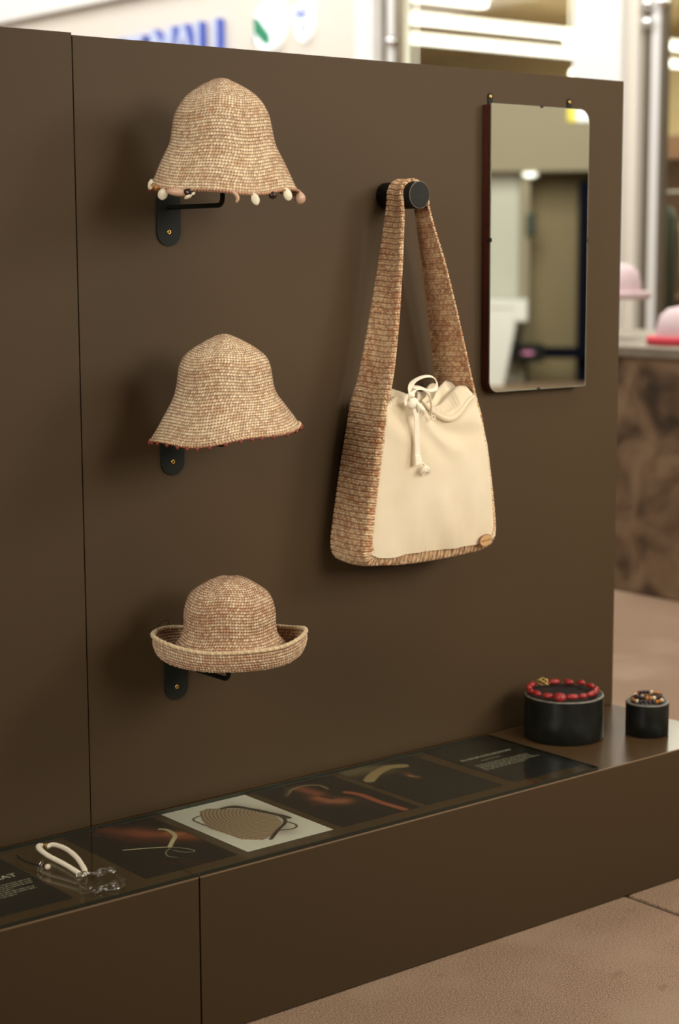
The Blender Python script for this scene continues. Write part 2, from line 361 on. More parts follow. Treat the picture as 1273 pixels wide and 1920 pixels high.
p.blob([(.203, .493), (.255, .501)], 9, (110, 58, 40), .7)
card(.3805, .5856, p, 'dark photo print of a person in a hat with an outstretched arm')
p = Paint((27, 26, 23))                                   # wide brimmed hat
p.blob([(.10, .05), (.28, .05), (.42, .12)], 62, (120, 102, 74), .9)
p.line([(.085, .297), (.2, .235), (.323, .182), (.45, .145), (.55, .129), (.683, .171)], 26, (172, 146, 104), 3)
p.blob([(.516, .336), (.508, .406), (.525, .454)], 17, (136, 92, 66), .9); p.blob([(.45, .27), (.5, .33)], 16, (60, 40, 30), .8); p.blob([(.5, .4), (.51, .42)], 6, (200, 160, 120), .8)
p.blob([(.6, .7), (.7, .8)], 60, (36, 36, 30), .7)
card(.6054, .8216, p, 'dark photo print of a wide-brimmed straw hat, left of the text card')
p = Paint((26, 26, 24)); cr = card(.8558, 1.0603, p, 'dark text card headed ELYSIUM COLLECTION beside the black drum', 'text_card', 'card', 'text cards under the glass')
p = Paint((26, 26, 24)); cl = card(-.4415, -.2315, p, 'dark text card ending in AT at the far left of the bench', 'text_card', 'card', 'text cards under the glass')
p = Paint((27, 24, 20)); p.blob([(.5, .4), (.6, .6)], 60, (110, 70, 50), .7)
def flat_text(txt, size, x, y, parent, width=None, bold=0, name='lettering'):
    me = textmesh(txt, size, .00008, bold); xs = [v.co.x for v in me.vertices]; wd = max(xs) - min(xs); k = (width / wd) if width else 1
    for v in me.vertices: v.co.x = (v.co.x - min(xs)) * k
    o = link(name, me, M_print, parent); me.materials.clear(); me.materials.append(M_print)
    o.location = (x - parent.location.x, y - parent.location.y, .00085); return o
def greek(parent, x0, x1, y0, n, dy, h, seed, al='c', name='small_print'):
    rnd = random.Random(seed); bm = bmesh.new()
    for i in range(n):
        y = y0 - i * dy; a, b = x0 + rnd.uniform(0, .012), x1 - rnd.uniform(0, .014)
        if i == n - 1: b = x0 + (x1 - x0) * .72
        x = a
        while x < b:
            wl = rnd.choice((.004, .006, .008, .011, .014)); x2 = min(x + wl, b); q = x
            while q < x2 - .0008:
                hh = h * rnd.choice((.65, .65, 1)); s = .0009; box(bm, q - parent.location.x, q + s - parent.location.x, y - parent.location.y, y + hh - parent.location.y, .0008, .0009); q += .0015
            x = x2 + .0018
    o = bmobj(name, bm, M_print, parent); return o
flat_text('ELYSIUM COLLECTION', .0135, .876, -.139, cr, .150, .00025)
greek(cr, .902, 1.0, -.160, 1, .006, .0034, 2)
greek(cr, .866, 1.045, -.183, 5, .0092, .0044, 5)
hat_t = flat_text('HAT', .024, -.300, -.160, cl, .049, .0005)
greek(cl, -.43, -.240, -.190, 4, .0092, .0046, 7)
greek(cl, -.43, -.250, -.2275, 3, .0092, .0046, 9)

# ------------------------------------------------------------------ crochet hats
def stitch_colour(row, colm, u, v, kb, cream, mid, dark):
    """marled yarn: a random ply mix per stitch and thinner plies inside it"""
    h = np.modf(np.sin(row * 127.1 + colm * 311.7) * 43758.5453)[0]; h = np.abs(h)
    h2 = np.abs(np.modf(np.sin(row * 269.5 + colm * 183.3) * 24634.6345)[0])
    ply = .5 + .5 * np.sin((u * 1.0 + v * 1.6) * 2 * np.pi + h2 * 6.28)
    drift = .5 + .5 * np.sin(colm * .055 + row * .23 + 1.3 * np.sin(row * .31) + 2 * np.sin(colm * .021) + 1.7 * np.sin(colm * .13 - row * .4))
    k = np.clip(kb + .7 * (h - .5) + .55 * (ply - .5) - .2 * (drift - .5), 0, 1)[..., None]; k = k * k * (3 - 2 * k)
    c = cream * (1 - k) + mid * k
    d = (np.clip((h2 - .72) * 4, 0, 1) * ply)[..., None]
    return c * (1 - d * .75) + dark * d * .75
def build_hat(name, label, prof, loc, prm, colours, split, nrow_pitch=.0059, cord_col=None):
    root = thing(name, label, 'hat', loc, math.radians(-35.5), 'crochet sun hats on the wall brackets')
    pr = smoothpts([(r, z, 0) for r, z in prof], 10); pr = np.array([[q.x, q.y] for q in pr]); pr[:, 0] = np.maximum(pr[:, 0], 0)
    s = np.r_[0, np.cumsum(np.hypot(*np.diff(pr, axis=0).T))]; L = s[-1]; nr = int(round(L / nrow_pitch)); SR = 7
    S = np.linspace(.0015, L, nr * SR + 1); r0 = np.interp(S, s, pr[:, 0]); z0 = np.interp(S, s, pr[:, 1]); NT = 840
    th = np.linspace(0, 2 * np.pi, NT, endpoint=False); T, SS = np.meshgrid(th, S); R0 = np.repeat(r0[:, None], NT, 1); Z0 = np.repeat(z0[:, None], NT, 1)
    wb = np.clip((SS / L - prm['w0']) / (1 - prm['w0']), 0, 1); wb = wb * wb * (3 - 2 * wb)
    R = R0.copy(); Z = Z0.copy()
    for k, a, ph in prm['rw']: R += a * wb * np.cos(k * T + ph)
    for k, a, ph in prm['zw']: Z += a * wb * np.cos(k * T + ph)
    wc = np.sin(np.clip(SS / L / .9, 0, 1) * np.pi)
    R *= 1 + wc * (.012 * np.cos(6 * T + 1.1 + 3 * SS / L) + .008 * np.cos(3 * T + prm.get('p3', 0)) + .006 * np.cos(11 * T - 5 * SS / L))
    Z += wc * .0022 * np.cos(5 * T + 2)
    P = np.stack([R * np.cos(T), R * np.sin(T), Z], -1); Nn = gridnormals(P, True)
    rowf = np.linspace(0, nr, nr * SR + 1)[:, None] + T / (2 * np.pi)      # a continuous spiral
    row = np.floor(rowf); v = rowf - row
    rr = np.interp((row.clip(0, nr) / nr) * L, s, pr[:, 0]); n_st = np.maximum(6, np.round(2 * np.pi * rr / .0057))
    uu = T / (2 * np.pi) * n_st + .28 * v + .12 * np.sin(row * 1.7); cm = np.floor(uu); u = uu - cm
    e = 1 - (2 * u - 1) ** 2 * .9 - (2 * v - 1) ** 2
    hb = np.sqrt(np.clip(e, 0, 1)); hb = np.maximum(hb, .25 * (1 - (2 * v - 1) ** 2))
    jit = np.abs(np.modf(np.sin(row * 12.9 + cm * 78.2) * 43758.5)[0])
    disp = .0027 * hb * (.75 + .5 * jit) - .0004
    P = P + Nn * disp[..., None] * (1 if prm.get('sgn', 1) > 0 else -1)
    C = stitch_colour(row, cm, u, v, prm.get('kb', .36), *colours[:3])
    groove = np.clip(1.3 - hb * 2.1, 0, 1)[..., None]                        # mostly the shade between stitches, put into the yarn colour as red-brown
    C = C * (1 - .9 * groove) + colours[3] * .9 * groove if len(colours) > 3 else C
    k = int(split * nr) * SR
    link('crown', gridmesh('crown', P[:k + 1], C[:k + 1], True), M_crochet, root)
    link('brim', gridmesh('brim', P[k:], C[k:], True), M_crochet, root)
    def rim(t, sfrac=1.0, dr=0, dz=0):
        i = min(int(sfrac * (len(S) - 1)), len(S) - 1); j = int(round(t / (2 * np.pi) * NT)) % NT; b = P[i, j]
        return Vector((b[0] + dr * math.cos(t), b[1] + dr * math.sin(t), b[2] + dz))
    # whip-stitched rim: a rope of two plies
    n = 720; base = [rim(2 * math.pi * i / n) for i in range(n)]
    rope = np.zeros((n, 10, 3)); rc = np.zeros((n, 10, 3)); rad = prm.get('cord', .0024)
    for i in range(n):
        t = (base[(i + 1) % n] - base[i - 1]).normalized(); q = Vector((math.cos(2 * math.pi * i / n), math.sin(2 * math.pi * i / n), 0)); q = (q - t * q.dot(t)).normalized(); ww = t.cross(q)
        for a in range(10):
            f = 2 * math.pi * a / 10; tw = i / n * prm.get('twists', 150) * 2 * math.pi
            rp = rad * (1 + prm.get('lump', .28) * math.cos(f * 1 - tw)); rope[i, a] = base[i] + (q * math.cos(f) + ww * math.sin(f)) * rp
            rc[i, a] = cord_col[0] * (.5 + .5 * math.cos(f - tw)) + cord_col[1] * (.5 - .5 * math.cos(f - tw))
    rope = np.concatenate([rope, rope[:1]], 0); rc = np.concatenate([rc, rc[:1]], 0)
    link('rim_cord', gridmesh('rim_cord', rope, rc, True), M_crochet, root)
    return root, rim
CR = L3(238, 220, 184); MD = L3(190, 148, 108); DK = L3(122, 76, 52); GR = L3(112, 68, 46)
hx = .205
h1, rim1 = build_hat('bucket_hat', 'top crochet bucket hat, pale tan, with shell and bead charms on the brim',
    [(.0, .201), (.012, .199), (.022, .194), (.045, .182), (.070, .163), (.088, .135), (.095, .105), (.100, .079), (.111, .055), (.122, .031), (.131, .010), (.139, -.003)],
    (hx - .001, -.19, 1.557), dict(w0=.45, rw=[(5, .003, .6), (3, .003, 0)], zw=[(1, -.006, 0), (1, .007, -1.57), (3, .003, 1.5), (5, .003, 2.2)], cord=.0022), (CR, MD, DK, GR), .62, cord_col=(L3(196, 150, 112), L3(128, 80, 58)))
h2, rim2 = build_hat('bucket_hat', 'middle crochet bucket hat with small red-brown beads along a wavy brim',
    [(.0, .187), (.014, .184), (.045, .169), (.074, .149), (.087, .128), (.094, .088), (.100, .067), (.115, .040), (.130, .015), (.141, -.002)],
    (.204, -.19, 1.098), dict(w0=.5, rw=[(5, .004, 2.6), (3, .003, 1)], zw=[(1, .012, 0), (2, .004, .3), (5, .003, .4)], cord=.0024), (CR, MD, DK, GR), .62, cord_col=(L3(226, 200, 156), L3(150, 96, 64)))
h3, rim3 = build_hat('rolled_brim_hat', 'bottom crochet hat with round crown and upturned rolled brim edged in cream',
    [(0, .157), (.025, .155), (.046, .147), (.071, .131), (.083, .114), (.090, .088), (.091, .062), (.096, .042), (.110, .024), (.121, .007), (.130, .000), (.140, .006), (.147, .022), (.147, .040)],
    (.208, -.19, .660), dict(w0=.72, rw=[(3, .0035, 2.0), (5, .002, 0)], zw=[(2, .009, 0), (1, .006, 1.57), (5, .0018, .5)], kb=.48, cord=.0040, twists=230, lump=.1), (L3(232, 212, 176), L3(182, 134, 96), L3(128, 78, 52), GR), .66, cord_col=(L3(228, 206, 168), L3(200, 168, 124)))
# charms on the first hat
def shell(name, sx_, sz_, m, t, rim, parent, tilt=0, flat=.35, seed=1, drop=0, label=None):
    me = ball(name, 1, (1, 1, 1), 14, .03, seed)
    for v in me.vertices:
        x, y, z = v.co; tap = 1 - .25 * max(z, 0); v.co = Vector((x * sx_ * tap, y * sx_ * flat, z * sz_))
    o = link(name, me, m, parent, label); b = rim(t, dr=.002); o.location = (b.x, b.y, b.z - sz_ * .85 - drop); o.rotation_euler = (0, tilt, (t + math.pi / 2) * .3); o.scale = (1.25,) * 3; return o
def ang(px): return -math.acos(max(-1, min(1, (px - 421) / 143.0)))
shell('shell_charm', .005, .008, M_shellw, ang(287), rim1, h1, .2, seed=1, drop=-.008)
shell('bead_charm', .0045, .006, M_redbr, ang(279), rim1, h1, 0, .9, 2)
shell('bead_charm', .0042, .0042, M_amber, ang(301), rim1, h1, 0, .9, 3, drop=-.002)
shell('shell_charm', .0078, .0092, M_shellw, ang(313), rim1, h1, .5, seed=4, drop=.002)
shell('shell_charm', .0185, .0062, M_shellp, ang(340), rim1, h1, .12, .4, 5, drop=-.001, label='long pink shell charm')
shell('shell_charm', .0085, .006, M_dkbead, ang(360), rim1, h1, .5, .5, 6, drop=.0)
shell('shell_charm', .0095, .0036, M_shellw, ang(361), rim1, h1, -.5, .4, 7, drop=.0065)
shell('shell_charm', .0062, .0095, M_shellw, ang(482), rim1, h1, -.35, seed=9)
shell('bead_charm', .0062, .0058, M_dkbead, ang(518), rim1, h1, 0, .9, 10)
shell('shell_charm', .0072, .0098, M_shellw, ang(543), rim1, h1, -.4, seed=11)
shell('shell_charm', .0092, .0092, M_shellp, ang(562), rim1, h1, 0, .5, 12, drop=.004)
bm = bmesh.new(); tube(bm, smoothpts([(-.007, 0, .002), (0, 0, -.002), (.004, 0, -.010), (.001, 0, -.017)], 5), [.0012 + .0026 * math.sin(math.pi * min(1, (i + 1) / 17)) for i in range(16)], 8)
o = bmobj('shell_charm', bm, M_shellp, h1, True); b = rim1(ang(446)); o.location = b; o.rotation_euler = (0, 0, ang(446) + math.pi / 2)
bead = ball('bead_charm', .0040, (1, 1, 1.1), 10); bead.materials.append(M_redbr)
for k in range(36):
    t = 2 * math.pi * k / 36 + .03 * math.sin(k * 5); b = rim2(t, dr=.003); o = link('bead_charm', bead, None, h2); o.location = (b.x, b.y, b.z - .0038)
bm = bmesh.new(); pts = [rim2(2 * math.pi * i / 144, dr=.003, dz=-.0022) for i in range(144)]; tube(bm, pts, .0009, 6, closed=True); bmobj('bead_thread', bm, M_redbr, h2, True)
bm = bmesh.new(); b = rim3(math.pi * .93); c0 = rim3(math.pi * .82)
tube(bm, smoothpts([b, b + V(.004, 0, .010), (b + c0) / 2 + V(.004, 0, .017), c0 + V(0.004, 0, .012), c0], 6), .0006, 6); bmobj('hang_loop', bm, M_black, h3, True)

# ------------------------------------------------------------------ wall brackets
def bracket(zb, label, crown_z):
    r = thing('hat_bracket', label, 'bracket', (.207, 0, zb), 0, 'black metal hat brackets on the wall')
    bm = bmesh.new(); ol = [(.0275 * math.cos(a), .0275 + .0275 * math.sin(a)) for a in np.linspace(math.pi, 2 * math.pi, 20)] + [(.0275 * math.cos(a), .085 + .0275 * math.sin(a)) for a in np.linspace(0, math.pi, 20)]
    extr(bm, ol, lambda u, v_, d: (u, d, v_), -.0001, -.0042); bmobj('plate', bm, M_black, r)
    for z in (.027,):
        bm = bmesh.new(); lathe(bm, [(0, .0004), (.0012, .0004), (.0016, .0012), (.0038, .0012), (.0042, 0)], 16); o = bmobj('screw', bm, M_brass, r, True, label='brass screw'); o.rotation_euler = (math.pi / 2, 0, 0); o.location = (0, -.0042, z); o.scale = (1.15, 1.15, 1.15)
        bm = bmesh.new(); box(bm, -.0005, .0005, -.0012, .0012, 0, .001); o2 = bmobj('screw_slot', bm, M_dark, o); o2.location = (0, 0, .0006)
    top = crown_z - zb
    path = [(0, -.004, .075), (0, -.10, .075), (0, -.170, .075)] + [(0, -.172 - .014 * math.sin(a), .089 - .014 * math.cos(a)) for a in np.linspace(.2, math.pi / 2, 6)] + [(0, -.186, .12), (0, -.186, top - .012)]
    bm = bmesh.new(); tube(bm, path, .0046, 12); bmobj('rod', bm, M_black, r, True)
    bm = bmesh.new(); lathe(bm, [(0, -.020), (.018, -.020), (.030, -.014), (.036, -.008), (.026, -.003), (0, 0)], 32, (0, -.188, top - .008)); bmobj('hat_rest', bm, M_black, r, True)
bracket(1.450, 'black metal wall bracket holding the top hat with shell charms', 1.748)
bracket(.997, 'black metal wall bracket holding the middle hat with red beads', 1.275)
bracket(.537, 'black metal wall bracket holding the bottom hat with rolled brim', .806)

# ------------------------------------------------------------------ peg and bag
peg = thing('wall_peg', 'thick round black wooden peg carrying the crochet bag strap', 'peg', (.77, 0, 1.556))
bm = bmesh.new(); lathe(bm, [(0, 0), (.0285, 0), (.0285, .106), (.0275, .1085), (.0255, .1095), (0, .1095)], 48); o = bmobj('peg_body', bm, M_peg, peg); o.rotation_euler = (math.pi / 2, 0, 0)
for f in o.data.polygons: f.use_smooth = abs(f.normal.z) < .7
bm = bmesh.new()
pts = [(.0278 * math.cos(a), .0278 * math.sin(a), .1078) for a in np.linspace(0, 2 * math.pi, 49)[:-1]]; tube(bm, pts, .0009, 6, closed=True); o = bmobj('pale_rim', bm, M_drumrim, peg, True); o.rotation_euler = (math.pi / 2, 0, 0)  # paler ring along the edge of the peg's face

bag = thing('shoulder_bag', 'cream canvas shoulder bag with brown crocheted strap and sides, hung on peg', 'bag', (.77, -.09, .785))
BO = np.array([.77, -.09, .785])
def bagpath():
    a = np.linspace(math.pi, 0, 15); P = []
    left = [(.7375, 1.535), (.734, 1.51), (.726, 1.46), (.716, 1.40), (.690, 1.27), (.668, 1.18), (.643, 1.11), (.624, 1.02), (.610, .94), (.598, .86), (.594, .825), (.598, .801), (.612, .789), (.64, .786), (.70, .781), (.78, .780), (.86, .783), (.92, .787), (.950, .794), (.964, .808), (.967, .84), (.955, .93), (.940, 1.01), (.922, 1.08), (.903, 1.13), (.872, 1.27), (.842, 1.40), (.821, 1.47), (.808, 1.515), (.803, 1.535)]
    top = [(.77 + .031 * math.cos(t), 1.556 + .031 * math.sin(t)) for t in np.linspace(math.radians(12), math.radians(168), 8)]
    return left, top
left, topc = bagpath()
full = smoothpts([(x, z, 0) for x, z in topc + left], 14, closed=True); full = np.array([[q.x, q.y] for q in full]); full = np.vstack([full, full[:1]])
s = np.r_[0, np.cumsum(np.hypot(*np.diff(full, axis=0).T))]; LB = s[-1]
NR = int(LB / .0057); SR = 6; Sb = np.linspace(0, LB, NR * SR + 1); PX = np.interp(Sb, s, full[:, 0]); PZ = np.interp(Sb, s, full[:, 1])
def yrange(x, z, sgn):
    zz = np.array([.78, .80, .83, 1.11, 1.30, 1.42, 1.51, 1.555, 1.60]); yb = np.array([-.022, -.018, -.018, -.027, -.031, -.035, -.039, -.040, -.042]); yf = np.array([-.142, -.146, -.148, -.147, -.126, -.110, -.098, -.088, -.084])
    ybr = np.array([-.022, -.018, -.018, -.020, -.032, -.042, -.055, -.056, -.042]); yfr = np.array([-.142, -.146, -.148, -.147, -.128, -.114, -.102, -.100, -.084])
    return np.where(sgn > 0, np.interp(z, zz, ybr), np.interp(z, zz, yb)), np.where(sgn > 0, np.interp(z, zz, yfr), np.interp(z, zz, yf))
YB, YF = yrange(PX, PZ, np.where(PX > .77, 1, -1))
tx = np.gradient(PX); tz = np.gradient(PZ); tl = np.hypot(tx, tz); nx, nz = tz / tl, -tx / tl      # normal pointing outwards or inwards, fixed below
if ((PX - .77) * nx + (PZ - .95) * nz)[:NR * 3].mean() < 0: nx, nz = -nx, -nz
NWI = 20 * 6 + 1; Wd = np.linspace(0, 1, NWI)
low = np.clip((1.12 - PZ) / .06, 0, 1); bot = np.clip((.84 - PZ) / .04, 0, 1)
T, SSb = np.meshgrid(Wd, Sb)
lip = (.005 + .005 * low + .013 * bot)[:, None]
edge = np.clip((np.abs(T - .5) - .42) / .08, 0, 1)
inward = lip * edge ** 1.6; bulge = .006 * low[:, None] * np.sin(T * np.pi) - .002 * (1 - low[:, None]) * np.cos((T - .5) * 2 * np.pi) 
Y = YB[:, None] + (YF - YB)[:, None] * (T)
P = np.stack([PX[:, None] + nx[:, None] * (bulge - inward), Y, PZ[:, None] + nz[:, None] * (bulge - inward)], -1)
Nn = gridnormals(P); 
if (Nn[..., 0] * nx[:, None] + Nn[..., 2] * nz[:, None]).mean() < 0: Nn = -Nn
rowf = np.linspace(0, NR, NR * SR + 1)[:, None] + .25 * np.sin(T * 5 + 1) + 0 * T; row = np.floor(rowf); v = rowf - row
uu = T * 20 + .3 * v * np.where(row % 2 > 0, 1, -1) + .3 * np.sin(row * 2.3); cm = np.floor(uu); u = uu - cm
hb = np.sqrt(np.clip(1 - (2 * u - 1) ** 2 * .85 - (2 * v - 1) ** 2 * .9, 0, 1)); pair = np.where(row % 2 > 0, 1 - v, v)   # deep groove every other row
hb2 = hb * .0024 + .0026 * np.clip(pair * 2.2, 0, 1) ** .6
P = P + Nn * (hb2 - .002)[..., None]
BC = (L3(234, 208, 164), L3(176, 116, 76), L3(104, 54, 34))
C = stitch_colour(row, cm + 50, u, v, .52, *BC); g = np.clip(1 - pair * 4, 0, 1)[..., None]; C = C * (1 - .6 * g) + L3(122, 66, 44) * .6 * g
P = P - BO
iz = PZ; i1 = np.argmax(PZ < 1.118); 
idx_low = np.where(PZ < 1.118)[0]; a0, a1 = idx_low[0], idx_low[-1]
def thick(Pa, Na, t): return Pa - Na * t
def band(name, sl):
    A = P[sl]; Bk = A - Nn[sl] * .0035; Q = np.concatenate([A, Bk[:, ::-1]], 1); CC = np.concatenate([C[sl], C[sl][:, ::-1]], 1)
    link(name, gridmesh(name, Q, CC, True), M_crochet, bag)
band('gusset', slice(a0, a1 + 1))
# strap: the rest, joined through the closing point
Pn, Nnn, Cn = P, Nn, C
P = np.concatenate([Pn[a1:], Pn[1:a0 + 1]], 0); Nn = np.concatenate([Nnn[a1:], Nnn[1:a0 + 1]], 0); C = np.concatenate([Cn[a1:], Cn[1:a0 + 1]], 0)
band('strap', slice(0, len(P)))
# canvas panels
zl = np.array([.785, .80, .83, .86, .94, 1.02, 1.11, 1.16]); xl = np.array([.610, .606, .604, .607, .618, .630, .646, .653]); xr = np.array([.955, .962, .964, .960, .950, .936, .906, .896])
def panel(name, yf, sgn, z_top):
    n, m = 120, 120; Vv, U = np.meshgrid(np.linspace(0, 1, n), np.linspace(0, 1, m), indexing='ij')
    zt = 1.125 - .040 * np.exp(-((U - .62) / .22) ** 2) - .006 * np.cos(U * 9) + .0 * U if z_top else 1.12 + .0 * U
    zb = .803 + .003 * np.cos(U * 5) + .010 * np.clip((U - .85) / .15, 0, 1) ** 2 + .006 * np.clip((.04 - U) / .04, 0, 1) - .007 * np.exp(-((U - .14) / .12) ** 2) + .0005 * np.exp(-((U - .5) / .14) ** 2)
    Z = zb + (zt - zb) * Vv; XL = np.interp(Z, zl, xl); XR = np.interp(Z, zl, xr); X = XL + (XR - XL) * U
    bul = .014 * np.sin(np.pi * np.clip(U, 0, 1)) ** .6 * np.sin(np.pi * np.clip(Vv * .96 + .03, 0, 1)) ** .6
    wr = .0045 * np.sin(U * 23 + 3 * Vv) * np.exp(-((Vv - .2) / .25) ** 2) + .0026 * np.sin(U * 41 - 4 * Vv) * (1 - Vv) ** 3 + .0065 * np.sin((U - .45) * 14 + (Vv - .8) * 20) * np.exp(-((Vv - .88) / .14) ** 2) + .0014 * np.sin(U * 11 + Vv * 9)
    dent = -.010 * np.exp(-((U - .45) / .12) ** 2 - ((Vv - .93) / .10) ** 2) + .006 * np.exp(-((U - .22) / .13) ** 2 - ((Vv - .8) / .13) ** 2)
    env = np.sin(np.pi * U) ** .5
    Yy = yf + sgn * (bul + (wr + dent) * env)
    return link(name, gridmesh(name, np.stack([X, Yy, Z], -1) - BO), M_cloth, bag), (zt[-1], X[-1], Yy[-1])
_, (ztf, Xf, Yf) = panel('front_panel', -.1465, -1, True)
panel('back_panel', -.024, 1, False)
# gathered top: cloth rising from the front edge, folding back over the mouth
n, m = 70, 160; Vv, U = np.meshgrid(np.linspace(0, 1, n), np.linspace(0, 1, m), indexing='ij')
F = np.stack([Xf, Yf, ztf], -1); Bx = np.interp(U[0], [0, 1], [.668, .892]); Bk = np.stack([Bx, np.full(m, -.026), np.full(m, 1.118)], -1)
g0 = F[None][:, np.interp(np.linspace(0, 1, m), np.linspace(0, 1, 120), np.arange(120)).astype(int)][0]
hump = .034 * np.exp(-((U - .80) / .22) ** 2) + .026 * np.exp(-((U - .05) / .22) ** 2) + .006
Q = g0[None] * (1 - Vv[..., None]) + Bk[None] * Vv[..., None]
ctr = np.array([.757, -.125, 1.098]); pull = np.exp(-((U - .47) / .13) ** 2) * np.sin(np.pi * Vv) ** .7
Q = Q * (1 - .6 * pull[..., None]) + ctr * (.6 * pull[..., None])
angr = np.arctan2(Q[..., 1] - ctr[1], Q[..., 0] - ctr[0]); dr = np.hypot(Q[..., 0] - ctr[0], Q[..., 1] - ctr[1])
prof = np.sin(np.pi * np.clip(Vv, 0, 1)) ** .55
Q[..., 2] += hump * prof * np.clip(U / .12, 0, 1) ** .6 * np.clip((1 - U) / .05, 0, 1) ** .5 + .0065 * np.sin(angr * 21 + 1) * prof * np.clip(dr / .03, 0, 1)
Q[..., 1] -= .012 * np.exp(-((Vv - .12) / .12) ** 2) * np.exp(-((U - .78) / .22) ** 2)     # hem hangs over the front
Q[..., 1] += .003 * np.sin(U * 37) * prof
link('gathered_top', gridmesh('gathered_top', Q - BO), M_cloth, bag)
# rolled hem lip along the front right
pts = []; rr = []
for t in np.linspace(.36, .965, 30):
    i = int(t * 119); k = (t - .36) / .64
    pts.append(Vector((Xf[i] - BO[0] + .001, Yf[i] - BO[1] - .004, ztf[i] - BO[2] + .003))); rr.append(.0018 + .0052 * math.sin(math.pi * min(1, k * 1.0)) ** .8)
bm = bmesh.new(); tube(bm, pts, rr, 12); bmobj('hem', bm, M_cloth, bag, True)
def ribbon(name, pts, wdt, thk=.0016, side=(0, -1, 0), m=M_cord, twist=None, parent=bag):
    pts = smoothpts(pts, 8); A = []; bm = bmesh.new(); N = len(pts)
    for i, p_ in enumerate(pts):
        t = (pts[min(i + 1, N - 1)] - pts[max(i - 1, 0)]).normalized(); nn = Vector(side if not twist else [a_ * (1 - i / N) + b_ * i / N for a_, b_ in zip(side, twist)]); nn = (nn - t * nn.dot(t)).normalized(); sd = t.cross(nn)
        ww = (wdt[0] + (wdt[1] - wdt[0]) * i / (N - 1)) / 2 if isinstance(wdt, tuple) else wdt / 2
        A.append([bm.verts.new(p_ + sd * ww * a_ + nn * thk * b_) for a_, b_ in ((-1, .3), (-.8, .9), (0, 1.05), (.8, .9), (1, .3), (1, -.3), (.8, -.9), (0, -1.05), (-.8, -.9), (-1, -.3))])
    for a_, b_ in zip(A, A[1:]):
        for k in range(10): bm.faces.new((a_[k], a_[(k + 1) % 10], b_[(k + 1) % 10], b_[k]))
    bm.faces.new(A[0]); bm.faces.new(A[-1]); return bmobj(name, bm, m, parent, True)
# coordinates near the front plane y=-.16 (x, z) read off the tied cord
def fp(x, z, y=-.168): return Vector((x, y, z)) - Vector(BO)
ribbon('drawstring', [fp(.690, 1.130), fp(.690, 1.150), fp(.700, 1.168), fp(.722, 1.178, -.172), fp(.745, 1.178, -.176), fp(.757, 1.166, -.178), fp(.752, 1.152, -.178), fp(.735, 1.150, -.175), fp(.718, 1.156, -.170), fp(.700, 1.158, -.166)], .011, .0013, (0.3, -.2, .9), twist=(.3, -.6, .6))
ribbon('drawstring', [fp(.694, 1.140), fp(.706, 1.152), fp(.722, 1.152, -.172), fp(.738, 1.140, -.174), fp(.748, 1.118, -.172), fp(.751, 1.096, -.166)], .0095, .0013, (.3, -.3, .9), twist=(.9, -.3, .2))
ribbon('drawstring', [fp(.700, 1.118, -.172), fp(.704, 1.095, -.174), fp(.707, 1.06, -.172), fp(.709, 1.03, -.172), fp(.709, 1.012, -.172)], (.012, .0155), .0016)
ribbon('drawstring', [fp(.683, 1.120, -.166), fp(.681, 1.132, -.166), fp(.690, 1.143, -.170), fp(.700, 1.140, -.172)], .009, .002, (0, -1, 0.2))
kn = ball('knot', 1, (1, 1, 1), 16, .05, 5)
for v_ in kn.vertices: v_.co = Vector((v_.co.x * .0145, v_.co.y * .009, v_.co.z * .012))
o = link('knot', kn, M_cord, bag); o.location = fp(.698, 1.124, -.170); o.rotation_euler = (0, -.5, 0)
for k in range(3): ribbon('knot_wrap', [fp(.700 + k * .006, 1.128 - k * .003, -.176), fp(.706 + k * .006, 1.118 - k * .004, -.182), fp(.709 + k * .007, 1.106 - k * .003, -.176)], .007, .0018, (0, -1, .2))
ribbon('cord_end', [fp(.709, 1.014, -.173), fp(.710, 1.004, -.174), fp(.711, .995, -.174)], (.016, .0205), .0022)
bm = bmesh.new(); rnd = random.Random(8)
for k in range(70):
    a_ = rnd.uniform(0, 6.28); q = rnd.uniform(0, 1) ** .5; ex = .0135 * q * math.cos(a_); ez = .009 * q * math.sin(a_); p0 = fp(.728, .992, -.174); e_ = fp(.730 + ex, .978 + ez * 1.1, -.174 - .006 * (1 - q))
    tube(bm, smoothpts([p0, (p0 + e_) / 2 + V(rnd.uniform(-.002, .002), -.002, .001), e_], 3), .0009, 5)
o = bmobj('tassel', bm, M_cord, bag, True); o['kind'] = 'stuff'
bm = bmesh.new(); tube(bm, smoothpts([fp(.716, .997, -.174), fp(.723, .996, -.175), fp(.730, .988, -.175)], 4), .0022, 8); bmobj('tassel_neck', bm, M_cord, bag, True)
for (x, z) in ((.760, 1.090),):
    bm = bmesh.new(); tube(bm, [(.0055 * math.cos(a_), 0, .0045 * math.sin(a_)) for a_ in np.linspace(0, 2 * math.pi, 17)[:-1]], .0015, 8, closed=True); o = bmobj('eyelet', bm, M_cord, bag, True); o.location = fp(x, z, -.164)
